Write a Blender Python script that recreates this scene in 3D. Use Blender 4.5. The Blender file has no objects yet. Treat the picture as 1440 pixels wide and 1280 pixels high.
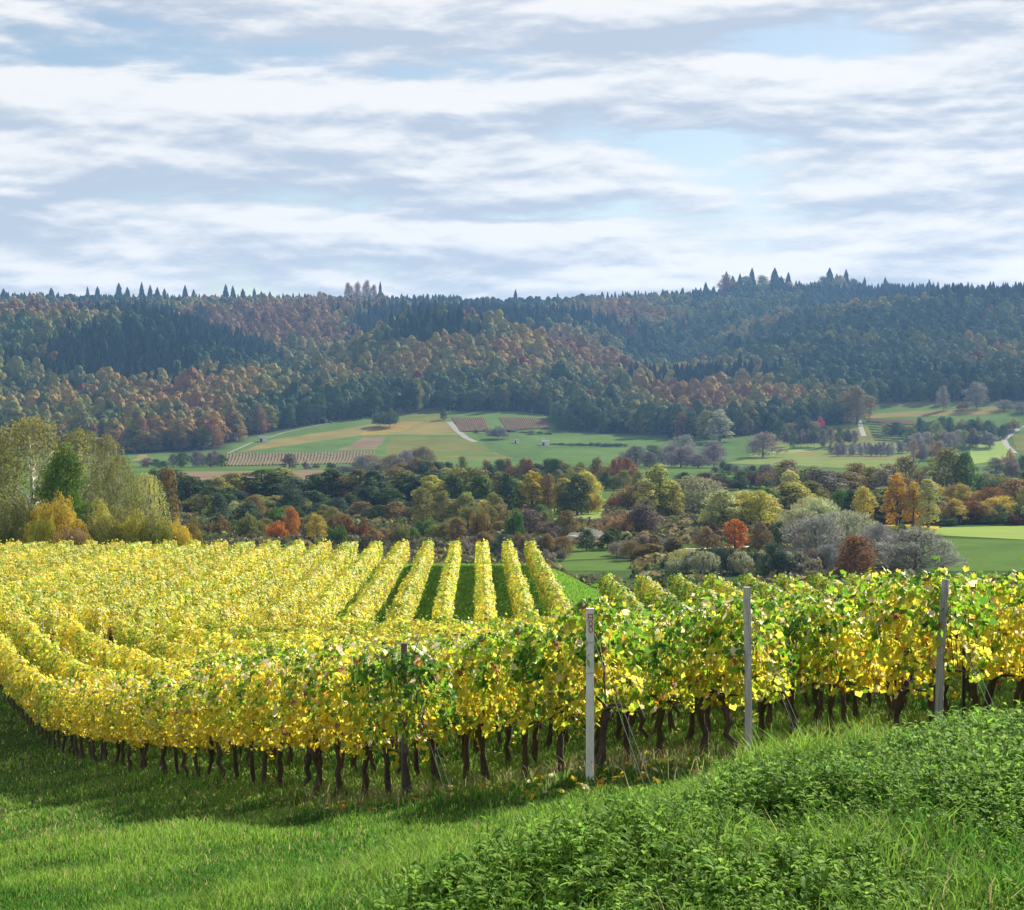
import bpy, math, random
import numpy as np
from mathutils import Vector
R = math.radians
sc = bpy.context.scene
random.seed(7)
rng = np.random.default_rng(7)

# ------------------------------------------------------------------ camera, sky, sun, exposure
FPX, CX, HY = 2511.0, 720.0, 590.0            # focal length in photo pixels, centre column, row of the horizon
cam = bpy.data.cameras.new('camera'); cam.sensor_fit = 'HORIZONTAL'; cam.sensor_width = 36.0
cam.lens = 36.0 * FPX / 1440.0; cam.clip_start = 0.1; cam.clip_end = 30000
camo = bpy.data.objects.new('camera', cam); sc.collection.objects.link(camo)
camo.location = (0, 0, 0); camo.rotation_euler = (R(90) - math.atan(50 / FPX), 0, 0)
sc.camera = camo
SUN_EL, SUN_AZ = 33.0, 38.0                    # azimuth clockwise from the view direction
sd = Vector((math.sin(R(SUN_AZ)) * math.cos(R(SUN_EL)), math.cos(R(SUN_AZ)) * math.cos(R(SUN_EL)), math.sin(R(SUN_EL))))
sun = bpy.data.lights.new('sun', 'SUN'); sun.energy = 5.0; sun.angle = R(0.5); sun.color = (1.0, 0.95, 0.84)
suno = bpy.data.objects.new('sun', sun); sc.collection.objects.link(suno)
suno.rotation_euler = sd.to_track_quat('Z', 'Y').to_euler(); suno.location = sd * 500
sc.view_settings.view_transform = 'Standard'; sc.view_settings.look = 'None'
sc.view_settings.gamma = 1.0; sc.view_settings.use_curve_mapping = False
sc.view_settings.exposure = 1.18
sc.cycles.max_bounces = 7; sc.cycles.diffuse_bounces = 3; sc.cycles.transmission_bounces = 4
sc.cycles.glossy_bounces = 2; sc.cycles.volume_bounces = 0; sc.cycles.sample_clamp_indirect = 6

w = bpy.data.worlds.new('World'); sc.world = w; w.use_nodes = True
wt = w.node_tree; wt.nodes.clear()
def wn(t, **k):
    n = wt.nodes.new(t)
    for a, b in k.items(): setattr(n, a, b)
    return n
def wmath(op, a, b=None, clamp=False):
    n = wn('ShaderNodeMath', operation=op); n.use_clamp = clamp
    for i, v in enumerate((a, b)):
        if v is None: continue
        if isinstance(v, (int, float)): n.inputs[i].default_value = v
        else: wt.links.new(v, n.inputs[i])
    return n.outputs[0]
sky = wn('ShaderNodeTexSky', sky_type='NISHITA'); sky.sun_disc = False
sky.sun_elevation = R(SUN_EL); sky.sun_rotation = R(SUN_AZ); sky.altitude = 200
sky.air_density = 1.0; sky.dust_density = 0.6; sky.ozone_density = 1.5
tc = wn('ShaderNodeTexCoord')
def cloud_noise(dz, sx, sz, det, rough, off, dist=0.0):
    m = wn('ShaderNodeMapping'); m.inputs['Location'].default_value = (off, off * 0.7, dz * sz)
    m.inputs['Scale'].default_value = (sx, sx, sz)
    wt.links.new(tc.outputs['Generated'], m.inputs['Vector'])
    n = wn('ShaderNodeTexNoise'); n.inputs['Scale'].default_value = 1.0
    n.inputs['Detail'].default_value = det; n.inputs['Roughness'].default_value = rough; n.inputs['Distortion'].default_value = dist
    wt.links.new(m.outputs[0], n.inputs['Vector'])
    return n.outputs['Fac']
def wramp(v, a, b, c=0.0, d=1.0, smooth=True):
    n = wn('ShaderNodeMapRange'); n.interpolation_type = 'SMOOTHSTEP' if smooth else 'LINEAR'
    wt.links.new(v, n.inputs['Value'])
    for k, x in zip(('From Min', 'From Max', 'To Min', 'To Max'), (a, b, c, d)): n.inputs[k].default_value = x
    return n.outputs[0]
def cloud_density(dz):
    """broad banks, the puffs on them, and fine edges; dz looks a little higher up in the same cloud"""
    banks = cloud_noise(dz, 3.4, 21.0, 3.0, .5, OFF, .3)
    puffs = cloud_noise(dz, 11.0, 42.0, 7.0, .58, OFF + 4, .2)
    return wmath('ADD', wmath('MULTIPLY', banks, .62), wmath('MULTIPLY', puffs, .38))
OFF = 31.4
d0 = cloud_density(0.0); d1 = cloud_density(0.011); d2 = cloud_density(0.004)
sepw = wn('ShaderNodeSeparateXYZ'); wt.links.new(tc.outputs['Generated'], sepw.inputs[0])
low = wramp(sepw.outputs['Z'], 0.05, 0.24, 0.07, 0.0, False)
cov = wramp(wmath('ADD', d0, low), 0.415, 0.500)
lit = wmath('ADD', wmath('MULTIPLY', wmath('SUBTRACT', d0, d1), 1.0), wmath('MULTIPLY', wmath('SUBTRACT', d0, d2), 1.1))
shd = wramp(lit, -0.115, 0.105)
ccol = wn('ShaderNodeMix', data_type='RGBA')
ccol.inputs['A'].default_value = (3.3, 3.75, 4.4, 1); ccol.inputs['B'].default_value = (6.0, 5.95, 5.9, 1)
wt.links.new(shd, ccol.inputs['Factor'])
skyt = wn('ShaderNodeMix', data_type='RGBA', blend_type='MULTIPLY'); skyt.inputs['Factor'].default_value = 1.0
wt.links.new(sky.outputs[0], skyt.inputs['A']); skyt.inputs['B'].default_value = (.74, .70, .65, 1)
mixw = wn('ShaderNodeMix', data_type='RGBA')
wt.links.new(wmath('MULTIPLY', cov, 0.94), mixw.inputs['Factor'])
wt.links.new(skyt.outputs['Result'], mixw.inputs['A']); wt.links.new(ccol.outputs['Result'], mixw.inputs['B'])
bg = wn('ShaderNodeBackground'); bg.inputs['Strength'].default_value = 0.071
wt.links.new(mixw.outputs['Result'], bg.inputs['Color'])
wo = wn('ShaderNodeOutputWorld'); wt.links.new(bg.outputs[0], wo.inputs['Surface'])

# ------------------------------------------------------------------ helpers
def lerp(a, b, t): return a + (b - a) * t
def unit(v): return v / np.maximum(np.linalg.norm(v, axis=-1, keepdims=True), 1e-9)

class Acc:
    """collects pieces of ONE mesh: vertices, faces, a colour per vertex"""
    def __init__(s): s.V = []; s.F = []; s.C = []; s.n = 0
    def add(s, V, F, C=None):
        V = np.asarray(V, float).reshape(-1, 3)
        s.V.append(V)
        for f in (F if isinstance(F, list) else [F]): s.F.append(np.asarray(f, int) + s.n)
        if C is None: C = np.ones(3)
        C = np.asarray(C, float)
        s.C.append(np.broadcast_to(C, (len(V), 3)).copy()); s.n += len(V)
    def mesh(s, name, mat, smooth=False):
        V = np.concatenate(s.V); C = np.concatenate(s.C)
        me = bpy.data.meshes.new(name)
        me.vertices.add(len(V)); me.vertices.foreach_set('co', V.astype(np.float32).ravel())
        li = np.concatenate([f.ravel() for f in s.F]); tot = np.concatenate([np.full(len(f), f.shape[1]) for f in s.F])
        st = np.concatenate([[0], np.cumsum(tot)[:-1]])
        me.loops.add(len(li)); me.loops.foreach_set('vertex_index', li.astype(np.int32))
        me.polygons.add(len(tot)); me.polygons.foreach_set('loop_start', st.astype(np.int32))
        me.polygons.foreach_set('use_smooth', np.full(len(tot), smooth))
        a = me.attributes.new('tint', 'FLOAT_COLOR', 'POINT')
        a.data.foreach_set('color', np.concatenate([C, np.ones((len(C), 1))], 1).astype(np.float32).ravel())
        me.materials.append(mat); me.update(calc_edges=True)
        return me

def obj(name, me, parent=None, loc=(0, 0, 0)):
    o = bpy.data.objects.new(name, me); sc.collection.objects.link(o); o.location = loc
    if parent: o.parent = parent
    return o
def tag(o, label=None, cat=None, group=None, kind=None):
    if label: o['label'] = label
    if cat: o['category'] = cat
    if group: o['group'] = group
    if kind: o['kind'] = kind
    return o
def thing(name, label, cat, loc, rz=0, group=None):
    o = bpy.data.objects.new(name, None); sc.collection.objects.link(o); o.empty_display_size = 0.2
    o.location = loc; o.rotation_euler = (0, 0, rz)
    return tag(o, label, cat, group)

def cards(P, N, size, aspect=1.0, r=rng, up=None):
    """one quad per point, facing N, turned at random in its plane (or its long side along up)"""
    P = np.asarray(P); N = unit(np.asarray(N)); n = len(P)
    a = r.normal(size=(n, 3)) if up is None else np.asarray(up) * np.ones((n, 1))
    t = unit(a - N * np.sum(a * N, 1, keepdims=True)); b = np.cross(N, t)
    s = (np.asarray(size) * np.ones(n))[:, None] * 0.5
    q = np.stack([P - t * s - b * s * aspect * .45, P + t * s * .15 - b * s * aspect, P + t * s + b * s * aspect * .3, P - t * s * .2 + b * s * aspect], 1)
    return q.reshape(-1, 3), np.arange(4 * n).reshape(n, 4)

def tube(pts, rad, sides=6):
    pts = np.asarray(pts, float); k = len(pts); V = []; ref = np.array([0.31, 0.87, 0.12])
    for i in range(k):
        d = unit(pts[min(i + 1, k - 1)] - pts[max(i - 1, 0)])
        a = unit(np.cross(d, ref)); b = np.cross(d, a)
        th = np.linspace(0, 2 * math.pi, sides, endpoint=False)
        V.append(pts[i] + rad[i] * (np.cos(th)[:, None] * a + np.sin(th)[:, None] * b))
    V = np.concatenate(V); F = []
    for i in range(k - 1):
        for j in range(sides):
            F.append((i * sides + j, i * sides + (j + 1) % sides, (i + 1) * sides + (j + 1) % sides, (i + 1) * sides + j))
    return V, [np.array(F), np.array([list(range(sides))]), np.array([[(k - 1) * sides + j for j in range(sides)]])]
def box(x0, x1, y0, y1, z0, z1):
    V = [(x, y, z) for z in (z0, z1) for y in (y0, y1) for x in (x0, x1)]
    return V, np.array([(0, 2, 3, 1), (4, 5, 7, 6), (0, 1, 5, 4), (2, 6, 7, 3), (0, 4, 6, 2), (1, 3, 7, 5)])

_vg = {}
def vnoise(x, y, seed=0):
    """smooth value noise, about -1..1"""
    if seed not in _vg: _vg[seed] = np.random.default_rng(900 + seed).uniform(-1, 1, (64, 64))
    g = _vg[seed]; x = np.asarray(x, float); y = np.asarray(y, float)
    xi = np.floor(x).astype(int); yi = np.floor(y).astype(int); fx = x - xi; fy = y - yi
    fx = fx * fx * (3 - 2 * fx); fy = fy * fy * (3 - 2 * fy)
    G = lambda i, j: g[i % 64, j % 64]
    return lerp(lerp(G(xi, yi), G(xi + 1, yi), fx), lerp(G(xi, yi + 1), G(xi + 1, yi + 1), fx), fy)
def fbm(x, y, seed=0, o=3):
    return sum(vnoise(x * 2 ** i, y * 2 ** i, seed + i) * 0.5 ** i for i in range(o)) / 1.6

# ------------------------------------------------------------------ the lie of the land
TPX = [-700, 0, 360, 720, 780, 860, 1080, 1440, 2140]
TD = [0.3, 3, 6, 10, 12, 16, 20.5, 28, 40, 54, 65, 78, 84, 104, 112, 125, 139, 150, 190, 250, 900, 950, 1050, 1150, 1400, 1700, 2000, 2250, 2600, 4000, 9000]
TZ = [
 [-1.5] * 9,
 [-1.60, -1.58, -1.55, -1.5, -1.47, -1.45, -1.40, -1.35, -1.3],
 [-1.85, -1.80, -1.72, -1.60, -1.55, -1.50, -1.40, -1.32, -1.25],
 [-2.90, -2.78, -2.65, -2.48, -2.42, -2.33, -2.12, -1.92, -1.7],
 [-3.45, -3.27, -3.13, -2.95, -2.90, -2.80, -2.52, -2.24, -2.0],
 [-4.30, -4.15, -3.90, -3.65, -3.58, -3.48, -3.24, -3.00, -2.8],
 [-5.20, -5.00, -4.65, -4.32, -4.24, -4.12, -3.88, -3.76, -3.6],
 [-6.85, -6.45, -5.92, -5.50, -5.40, -5.28, -4.95, -4.60, -4.3],
 [-9.00, -8.60, -7.40, -6.95, -6.90, -6.75, -6.30, -5.80, -5.4],
 [-10.5, -10.3, -8.95, -8.60, -8.80, -8.60, -8.00, -7.40, -7.0],
 [-10.8, -10.75, -9.85, -9.60, -9.80, -9.65, -9.10, -8.60, -8.3],
 [-10.75, -10.75, -10.7, -10.6, -10.6, -10.6, -10.3, -9.8, -9.6],
 [-10.77] * 9,
 [-10.98] * 9,
 [-11.06] * 5 + [-11.2, -11.6, -11.6, -11.6],
 [-11.20] * 5 + [-12.4, -13.3, -13.3, -13.3],
 [-11.34] * 5 + [-14.3, -15.3, -15.3, -15.3],
 [-11.5, -11.5, -11.7, -12.4, -13.0, -15.8, -16.8, -16.8, -16.8],
 [-15.0, -15.0, -16.0, -18.5, -18.8, -20.0, -20.3, -20.3, -20.3],
 [-21.0] * 9,
 [-21.0] * 9,
 [-19, -19, -18.9, -19, -19, -19.5, -19, -19, -19],
 [-9, -9, -9.5, -9.5, -11.5, -12.8, -11, -6.5, -5],
 [4, 2, 2, 4, 0, -4, -2, 9, 12],
 [50, 48, 40, 35, 32, 30, 32, 42, 45],
 [105, 102, 90, 85, 83, 80, 80, 92, 95],
 [124, 122, 119, 117, 116, 116, 125, 128, 124],
 [143, 142, 142, 142, 143, 145, 157, 152, 145],
 [130, 130, 130, 128, 128, 128, 135, 135, 130],
 [60] * 9, [0] * 9]
TZ = np.array(TZ, float)
_lg = np.linspace(math.log(0.3), math.log(9000), 1400); _pg = np.linspace(-700, 2140, 285)
_A = np.stack([np.interp(_lg, np.log(TD), TZ[:, j]) for j in range(9)], 1)
_G = np.stack([np.interp(_pg, TPX, _A[i]) for i in range(len(_lg))], 0)
def _blur(G, k, ax):
    ker = np.hanning(k + 2)[1:-1]; ker /= ker.sum(); pad = [(0, 0), (0, 0)]; pad[ax] = (k // 2, k // 2)
    return np.apply_along_axis(lambda v: np.convolve(v, ker, 'valid'), ax, np.pad(G, pad, mode='edge'))
_G = _blur(_blur(_G, 9, 0), 13, 1)
def smooth01(x): x = np.clip(x, 0, 1); return x * x * (3 - 2 * x)
def ground(X, Y):
    X = np.asarray(X, float); Y = np.asarray(Y, float)
    Yc = np.maximum(Y, 0.3); px = np.clip(CX + FPX * X / np.maximum(Yc, 3.0), -699, 2139)
    a = (np.log(Yc) - _lg[0]) / (_lg[1] - _lg[0]); b = (px + 700) / (_pg[1] - _pg[0])
    i = np.clip(a.astype(int), 0, len(_lg) - 2); j = np.clip(b.astype(int), 0, len(_pg) - 2)
    fa = np.clip(a - i, 0, 1); fb = np.clip(b - j, 0, 1)
    z = (_G[i, j] * (1 - fa) + _G[i + 1, j] * fa) * (1 - fb) + (_G[i, j + 1] * (1 - fa) + _G[i + 1, j + 1] * fa) * fb
    near = smooth01((60 - Yc) / 40)
    z = z + near * (0.13 * fbm(X * 0.35, Yc * 0.35, 3) + 0.05 * vnoise(X * 1.3, Yc * 1.3, 8)) + smooth01((X + 1.2 - (Yc - 6) * .42) / .9) * smooth01((17 - Yc) / 3) * smooth01((Yc - 3.5) / 2) * 0.11 * (vnoise(X * 0.9 + 4, Yc * 0.7, 9) + .6 * vnoise(X * 2.1, Yc * 1.7, 10))
    hill = smooth01((Yc - 1150) / 250)
    z = z + hill * (lerp(9, 3.5, smooth01((Yc - 1800) / 300)) * fbm(X / 190, Yc / 190, 11) + 18 * np.exp(-((px - 140) / 190) ** 2 - ((Yc - 1480) / 200) ** 2)
                    + 18 * np.exp(-((px - 1330) / 200) ** 2 - ((Yc - 1720) / 200) ** 2) - 34 * np.exp(-((px - 960) / 110) ** 2 - ((Yc - 1700) / 260) ** 2)
                    - 24 * np.exp(-((px - 400) / 110) ** 2 - ((Yc - 1500) / 220) ** 2) - 30 * np.exp(-((px - 180) / 240) ** 2 - ((Yc - 1740) / 120) ** 2) - 26 * np.exp(-((px - 660) / 200) ** 2 - ((Yc - 1630) / 110) ** 2) - 24 * np.exp(-((px - 1330) / 260) ** 2 - ((Yc - 1930) / 110) ** 2) + 34 * np.exp(-((px - 640) / 150) ** 2 - ((Yc - 1420) / 160) ** 2))
    return z
def gz(X, Y): return float(ground(np.array([X]), np.array([Y]))[0])
_dg = np.concatenate([np.arange(245, 700, 2.0), np.arange(700, 1500, 1.5)])
def hit(px, py):
    """the ground point one looks at through a photo pixel (beyond the vineyard)"""
    X = (px - CX) / FPX * _dg; y = HY - FPX * ground(X, _dg) / _dg
    k = np.nonzero(y <= py)[0]; k = k[0] if len(k) else len(_dg) - 1
    d = _dg[k]; return (px - CX) / FPX * d, d

# ------------------------------------------------------------------ materials
def newmat(name):
    m = bpy.data.materials.new(name); m.use_nodes = True; t = m.node_tree
    return m, t, t.nodes['Principled BSDF'], t.nodes['Material Output']
def nd(t, typ, **k):
    n = t.nodes.new(typ)
    for a, b in k.items(): setattr(n, a, b)
    return n
def mul(t, a, b, op='MULTIPLY', fac=1.0):
    n = nd(t, 'ShaderNodeMix', data_type='RGBA', blend_type=op); n.inputs['Factor'].default_value = fac
    for k, v in (('A', a), ('B', b)):
        if isinstance(v, tuple): n.inputs[k].default_value = (*v, 1)
        else: t.links.new(v, n.inputs[k])
    return n.outputs['Result']
def leafy(name, trans=0.4, rough=0.55, spec=0.3, objcolor=True, var=0.25):
    """leaf surface: vertex tint, times the object's own colour, a little change from thing to thing, light through the blade"""
    m, t, p, out = newmat(name)
    at = nd(t, 'ShaderNodeAttribute', attribute_name='tint'); c = at.outputs['Color']
    oi = nd(t, 'ShaderNodeObjectInfo')
    if objcolor: c = mul(t, c, oi.outputs['Color'])
    mr = nd(t, 'ShaderNodeMapRange'); t.links.new(oi.outputs['Random'], mr.inputs['Value'])
    mr.inputs['To Min'].default_value = 1 - var; mr.inputs['To Max'].default_value = 1 + var
    hs = nd(t, 'ShaderNodeHueSaturation'); t.links.new(c, hs.inputs['Color']); t.links.new(mr.outputs[0], hs.inputs['Value'])
    t.links.new(hs.outputs[0], p.inputs['Base Color']); p.inputs['Roughness'].default_value = rough
    p.inputs['Specular IOR Level'].default_value = spec
    tr = nd(t, 'ShaderNodeBsdfTranslucent'); t.links.new(hs.outputs[0], tr.inputs['Color'])
    mx = nd(t, 'ShaderNodeMixShader'); mx.inputs[0].default_value = trans
    t.links.new(p.outputs[0], mx.inputs[1]); t.links.new(tr.outputs[0], mx.inputs[2]); t.links.new(mx.outputs[0], out.inputs['Surface'])
    return m
def rough_mat(name, c1, c2, scale=8.0, rough=0.85, stretch=(1, 1, 1), tint=False, bump=0.0, det=6, spec=0.25):
    m, t, p, out = newmat(name)
    co = nd(t, 'ShaderNodeTexCoord'); mp = nd(t, 'ShaderNodeMapping'); mp.inputs['Scale'].default_value = stretch
    t.links.new(co.outputs['Object'], mp.inputs[0])
    n = nd(t, 'ShaderNodeTexNoise'); n.inputs['Scale'].default_value = scale; n.inputs['Detail'].default_value = det; n.inputs['Roughness'].default_value = 0.65
    t.links.new(mp.outputs[0], n.inputs['Vector'])
    cr = nd(t, 'ShaderNodeMapRange'); t.links.new(n.outputs['Fac'], cr.inputs['Value'])
    cr.inputs['From Min'].default_value = 0.3; cr.inputs['From Max'].default_value = 0.7
    mx = nd(t, 'ShaderNodeMix', data_type='RGBA'); mx.inputs['A'].default_value = (*c1, 1); mx.inputs['B'].default_value = (*c2, 1)
    t.links.new(cr.outputs[0], mx.inputs['Factor']); c = mx.outputs['Result']
    if tint:
        at = nd(t, 'ShaderNodeAttribute', attribute_name='tint'); c = mul(t, c, at.outputs['Color'])
    t.links.new(c, p.inputs['Base Color']); p.inputs['Roughness'].default_value = rough; p.inputs['Specular IOR Level'].default_value = spec
    if bump:
        b = nd(t, 'ShaderNodeBump'); b.inputs['Strength'].default_value = bump; b.inputs['Distance'].default_value = 0.02
        t.links.new(n.outputs['Fac'], b.inputs['Height']); t.links.new(b.outputs[0], p.inputs['Normal'])
    return m
M_vine = leafy('vine_leaf', 0.56, 0.5, 0.26, True, 0.1)
M_hedge = leafy('hedge_leaf', 0.55, 0.5, 0.24, True, 0.1)
M_tree = leafy('tree_leaf', 0.32, 0.75, 0.06, True, 0.12)
M_forest = leafy('forest_leaf', 0.22, 0.8, 0.03, False, 0.0)
M_grass = leafy('grass_blade', 0.5, 0.65, 0.07, False, 0.0)
M_bark = rough_mat('vine_bark', (0.035, 0.024, 0.018), (0.13, 0.095, 0.07), 22, 0.9, (3, 3, 0.6), bump=0.8)
M_trunk = rough_mat('tree_bark', (0.07, 0.055, 0.045), (0.17, 0.14, 0.11), 3, 0.9, (2, 2, .5), bump=0.5)
M_birch = rough_mat('birch_bark', (0.25, 0.22, 0.2), (0.62, 0.6, 0.56), 2.5, 0.7, (1, 1, 2.5))
M_conc = rough_mat('concrete', (0.58, 0.57, 0.55), (0.80, 0.78, 0.75), 14, 0.9, (1, 1, .35), bump=0.4)
M_grey = rough_mat('weathered_wood', (0.30, 0.28, 0.26), (0.66, 0.63, 0.59), 10, 0.9, (6, 6, .35), bump=0.7)
M_wood = rough_mat('grey_old_wood', (0.17, 0.16, 0.15), (0.46, 0.44, 0.41), 9, 0.9, (6, 6, .3), bump=0.8)
M_brown = rough_mat('old_brown_wood', (0.09, 0.06, 0.05), (0.26, 0.2, 0.18), 12, 0.9, (5, 5, .4), bump=0.7)
M_black = rough_mat('dark_metal', (0.015, 0.015, 0.017), (0.04, 0.035, 0.03), 20, 0.5)
M_red = rough_mat('red_paint', (0.42, 0.05, 0.05), (0.55, 0.10, 0.09), 40, 0.7)
M_wire = rough_mat('wire', (0.3, 0.3, 0.3), (0.5, 0.5, 0.48), 30, 0.45)
M_grape = rough_mat('grape_skin', (0.012, 0.01, 0.03), (0.04, 0.03, 0.07), 30, 0.45)
M_white = rough_mat('white_render', (0.62, 0.61, 0.58), (0.78, 0.77, 0.74), 2, 0.8)
M_roof = rough_mat('hut_roof', (0.10, 0.10, 0.12), (0.2, 0.19, 0.19), 3, 0.7)
M_door = rough_mat('hut_door', (0.04, 0.04, 0.05), (0.08, 0.07, 0.07), 3, 0.7)
M_soil = rough_mat('pale_soil', (0.42, 0.37, 0.28), (0.66, 0.60, 0.50), 0.25, 0.95)
M_track = rough_mat('gravel_track', (0.14, 0.135, 0.11), (0.22, 0.2, 0.16), 0.4, 0.95)
M_ground = rough_mat('ground', (0.65, 0.65, 0.65), (1.25, 1.2, 1.1), 0.8, 0.95, tint=True, bump=0.6, det=9, spec=0.0)
def field_mat(name, c1, c2, scale=0.05): return rough_mat(name, tuple(.8 * v for v in c1), tuple(.8 * v for v in c2), scale, 1.0, det=8, spec=0.0)

EDGE = np.array([(-500, 985), (0, 985), (180, 955), (310, 975), (345, 1040), (450, 1105), (560, 1150), (640, 1160), (772, 1165), (790, 1095), (900, 1085), (930, 1060), (1000, 1050), (1100, 1085), (1200, 1115), (1235, 1200), (1440, 1175), (2000, 1175)], float)
def edge_d(px): return np.interp(px, EDGE[:, 0], EDGE[:, 1])

# ------------------------------------------------------------------ ground: one sheet from behind the camera past the ridge
us = np.sign(np.linspace(-1, 1, 181)) * np.abs(np.linspace(-1, 1, 181)) ** 1.25 * 0.85
ys = np.concatenate([[-40, -25, -15, -8, -4, -2, -0.5], np.geomspace(0.3, 238, 330), np.arange(242, 1262, 4.0), np.geomspace(1270, 9000, 110)])
Yg, Ug = np.meshgrid(ys, us, indexing='ij'); Xg = Ug * (np.maximum(Yg, 0) + 8)
Zg = ground(Xg, Yg); Zg[ys < 0] = Zg[7]
nu = len(us); idx = np.arange(len(ys) * nu).reshape(len(ys), nu)
Fg = np.stack([idx[:-1, :-1], idx[:-1, 1:], idx[1:, 1:], idx[1:, :-1]], -1).reshape(-1, 4)
col = np.zeros(Xg.shape + (3,))
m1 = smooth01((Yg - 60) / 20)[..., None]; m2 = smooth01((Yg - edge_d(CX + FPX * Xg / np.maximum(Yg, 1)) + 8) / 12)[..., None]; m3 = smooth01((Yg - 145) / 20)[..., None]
nn = fbm(Xg / 30, Yg / 30, 21)[..., None]
col = lerp(np.array([0.045, 0.07, 0.018]), np.array([0.11, 0.24, 0.03]), m1)
col = lerp(col, np.array([0.05, 0.085, 0.028]) * (1 + 0.3 * nn), m3)
col = lerp(col, np.array([0.075, 0.125, 0.035]) * (1 + 0.25 * nn), smooth01((Yg - 420) / 60)[..., None])
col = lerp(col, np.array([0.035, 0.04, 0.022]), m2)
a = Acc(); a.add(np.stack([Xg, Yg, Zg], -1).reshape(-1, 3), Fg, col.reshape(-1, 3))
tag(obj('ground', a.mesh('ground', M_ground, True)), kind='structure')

# ------------------------------------------------------------------ grape leaves
LA = np.radians([-90, -52, -22, 14, 48, 90, 132, 166, 202, 232]); LR = np.array([0.14, 0.44, 0.40, 0.5, 0.42, 0.55, 0.42, 0.5, 0.40, 0.44])
LEAF = np.concatenate([[[0, 0, 0.06]], np.stack([LR * np.cos(LA), LR * np.sin(LA), -0.22 * LR * (1 + .4 * np.cos(LA * 5))], 1)])
LEAFF = np.array([(0, 1 + i, 1 + (i + 1) % 10) for i in range(10)])
def leaves(acc, P, N, size, C, r):
    n = len(P); N = unit(N); dn = np.array([0, 0, -1.0]) + r.normal(size=(n, 3)) * 0.55
    t = unit(dn - N * np.sum(dn * N, 1, keepdims=True)); b = np.cross(t, N)     # tip hangs down
    s = np.asarray(size)[:, None, None]; cup = r.uniform(-0.6, 1.6, n)[:, None, None]
    L = LEAF[None]; W = P[:, None] + s * (L[..., 0:1] * b[:, None] + L[..., 1:2] * t[:, None] + L[..., 2:3] * cup * N[:, None])
    F = (LEAFF[None] + (np.arange(n) * 11)[:, None, None]).reshape(-1, 3)
    acc.add(W.reshape(-1, 3), F, np.repeat(C, 11, 0))
PAL = np.array([(0.72, 0.565, 0.03), (0.78, 0.67, 0.085), (0.49, 0.53, 0.045), (0.21, 0.37, 0.025), (0.08, 0.20, 0.025), (0.62, 0.27, 0.03), (0.28, 0.14, 0.06), (0.78, 0.66, 0.40)])
def vine_colours(h, g, r, bias):
    """h height fraction 0..1, g slow noise; yellow low down, greener above, dry and pale at the top"""
    n = len(h); k = g * 1.05 + (h - 0.45) * 0.62 + bias + r.normal(size=n) * 0.33
    i = np.where(k < -0.35, 0, np.where(k < 0.0, 1, np.where(k < 0.38, 2, np.where(k < 0.8, 3, 4))))
    u = r.random(n); i = np.where(u < 0.014, 5, i); i = np.where((u > 0.014) & (u < 0.045), 6, i); i = np.where((u > 0.90) & (h > 0.6), 7, i); i = np.where(u > 0.975, 7, i)
    return PAL[i] * r.uniform(0.78, 1.2, (n, 1)) * r.uniform(0.93, 1.07, (n, 3))
def vine_foliage(seed, bias, n=900):
    r = np.random.default_rng(seed); acc = Acc()
    x = r.uniform(-0.68, 0.68, n); h = r.beta(1.15, 1.05, n)
    g = fbm(x * 2.2 + seed * 3.1, h * 3.0 + seed, 40); g2 = vnoise(x * 3 + seed, h * 3, 44)
    half = (0.23 + 0.12 * np.sin(h * math.pi) + 0.11 * g2) * (1 - 0.35 * h ** 3)
    sgn = np.where(r.random(n) < 0.5, -1, 1); y = sgn * half * np.sqrt(r.uniform(0.12, 1.15, n)) + r.normal(size=n) * 0.03
    zb = 0.76 + 0.12 * vnoise(x * 2.4 + seed, 0.5, 41); zt = 1.90 + 0.2 * vnoise(x * 3.1 + seed, 3.5, 42)
    z = lerp(zb, zt, h)
    P = np.stack([x, y, z], 1); N = np.stack([r.normal(size=n) * 0.65, sgn * 0.8 + r.normal(size=n) * .3, 0.3 + r.normal(size=n) * 0.6 + (h > 0.9) * 0.8], 1)
    leaves(acc, P, N, r.uniform(0.06, 0.128, n), vine_colours(h, g, r, bias), r)
    for k in range(r.integers(2, 5)):                       # shoots that stand up over the hedge, drooping canes below
        x0 = r.uniform(-.5, .5); ln = r.uniform(.15, .42); m = int(ln / 0.045)
        t = np.linspace(0, 1, m); dx, dy = r.normal(size=2) * 0.14
        up = r.random() < 0.75
        z0 = 1.82 if up else 0.80
        P = np.stack([x0 + dx * t, dy * t + r.normal(size=m) * 0.02, z0 + (ln if up else -ln * .7) * t], 1)
        Cc = vine_colours(np.full(m, 0.9 if up else 0.1), np.full(m, r.uniform(-.5, .5)), r, bias)
        leaves(acc, P + r.normal(size=(m, 3)) * 0.03, r.normal(size=(m, 3)) + [0, 0, .5], r.uniform(0.06, 0.12, m), Cc, r)
    return acc.mesh('foliage', M_vine)
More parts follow.
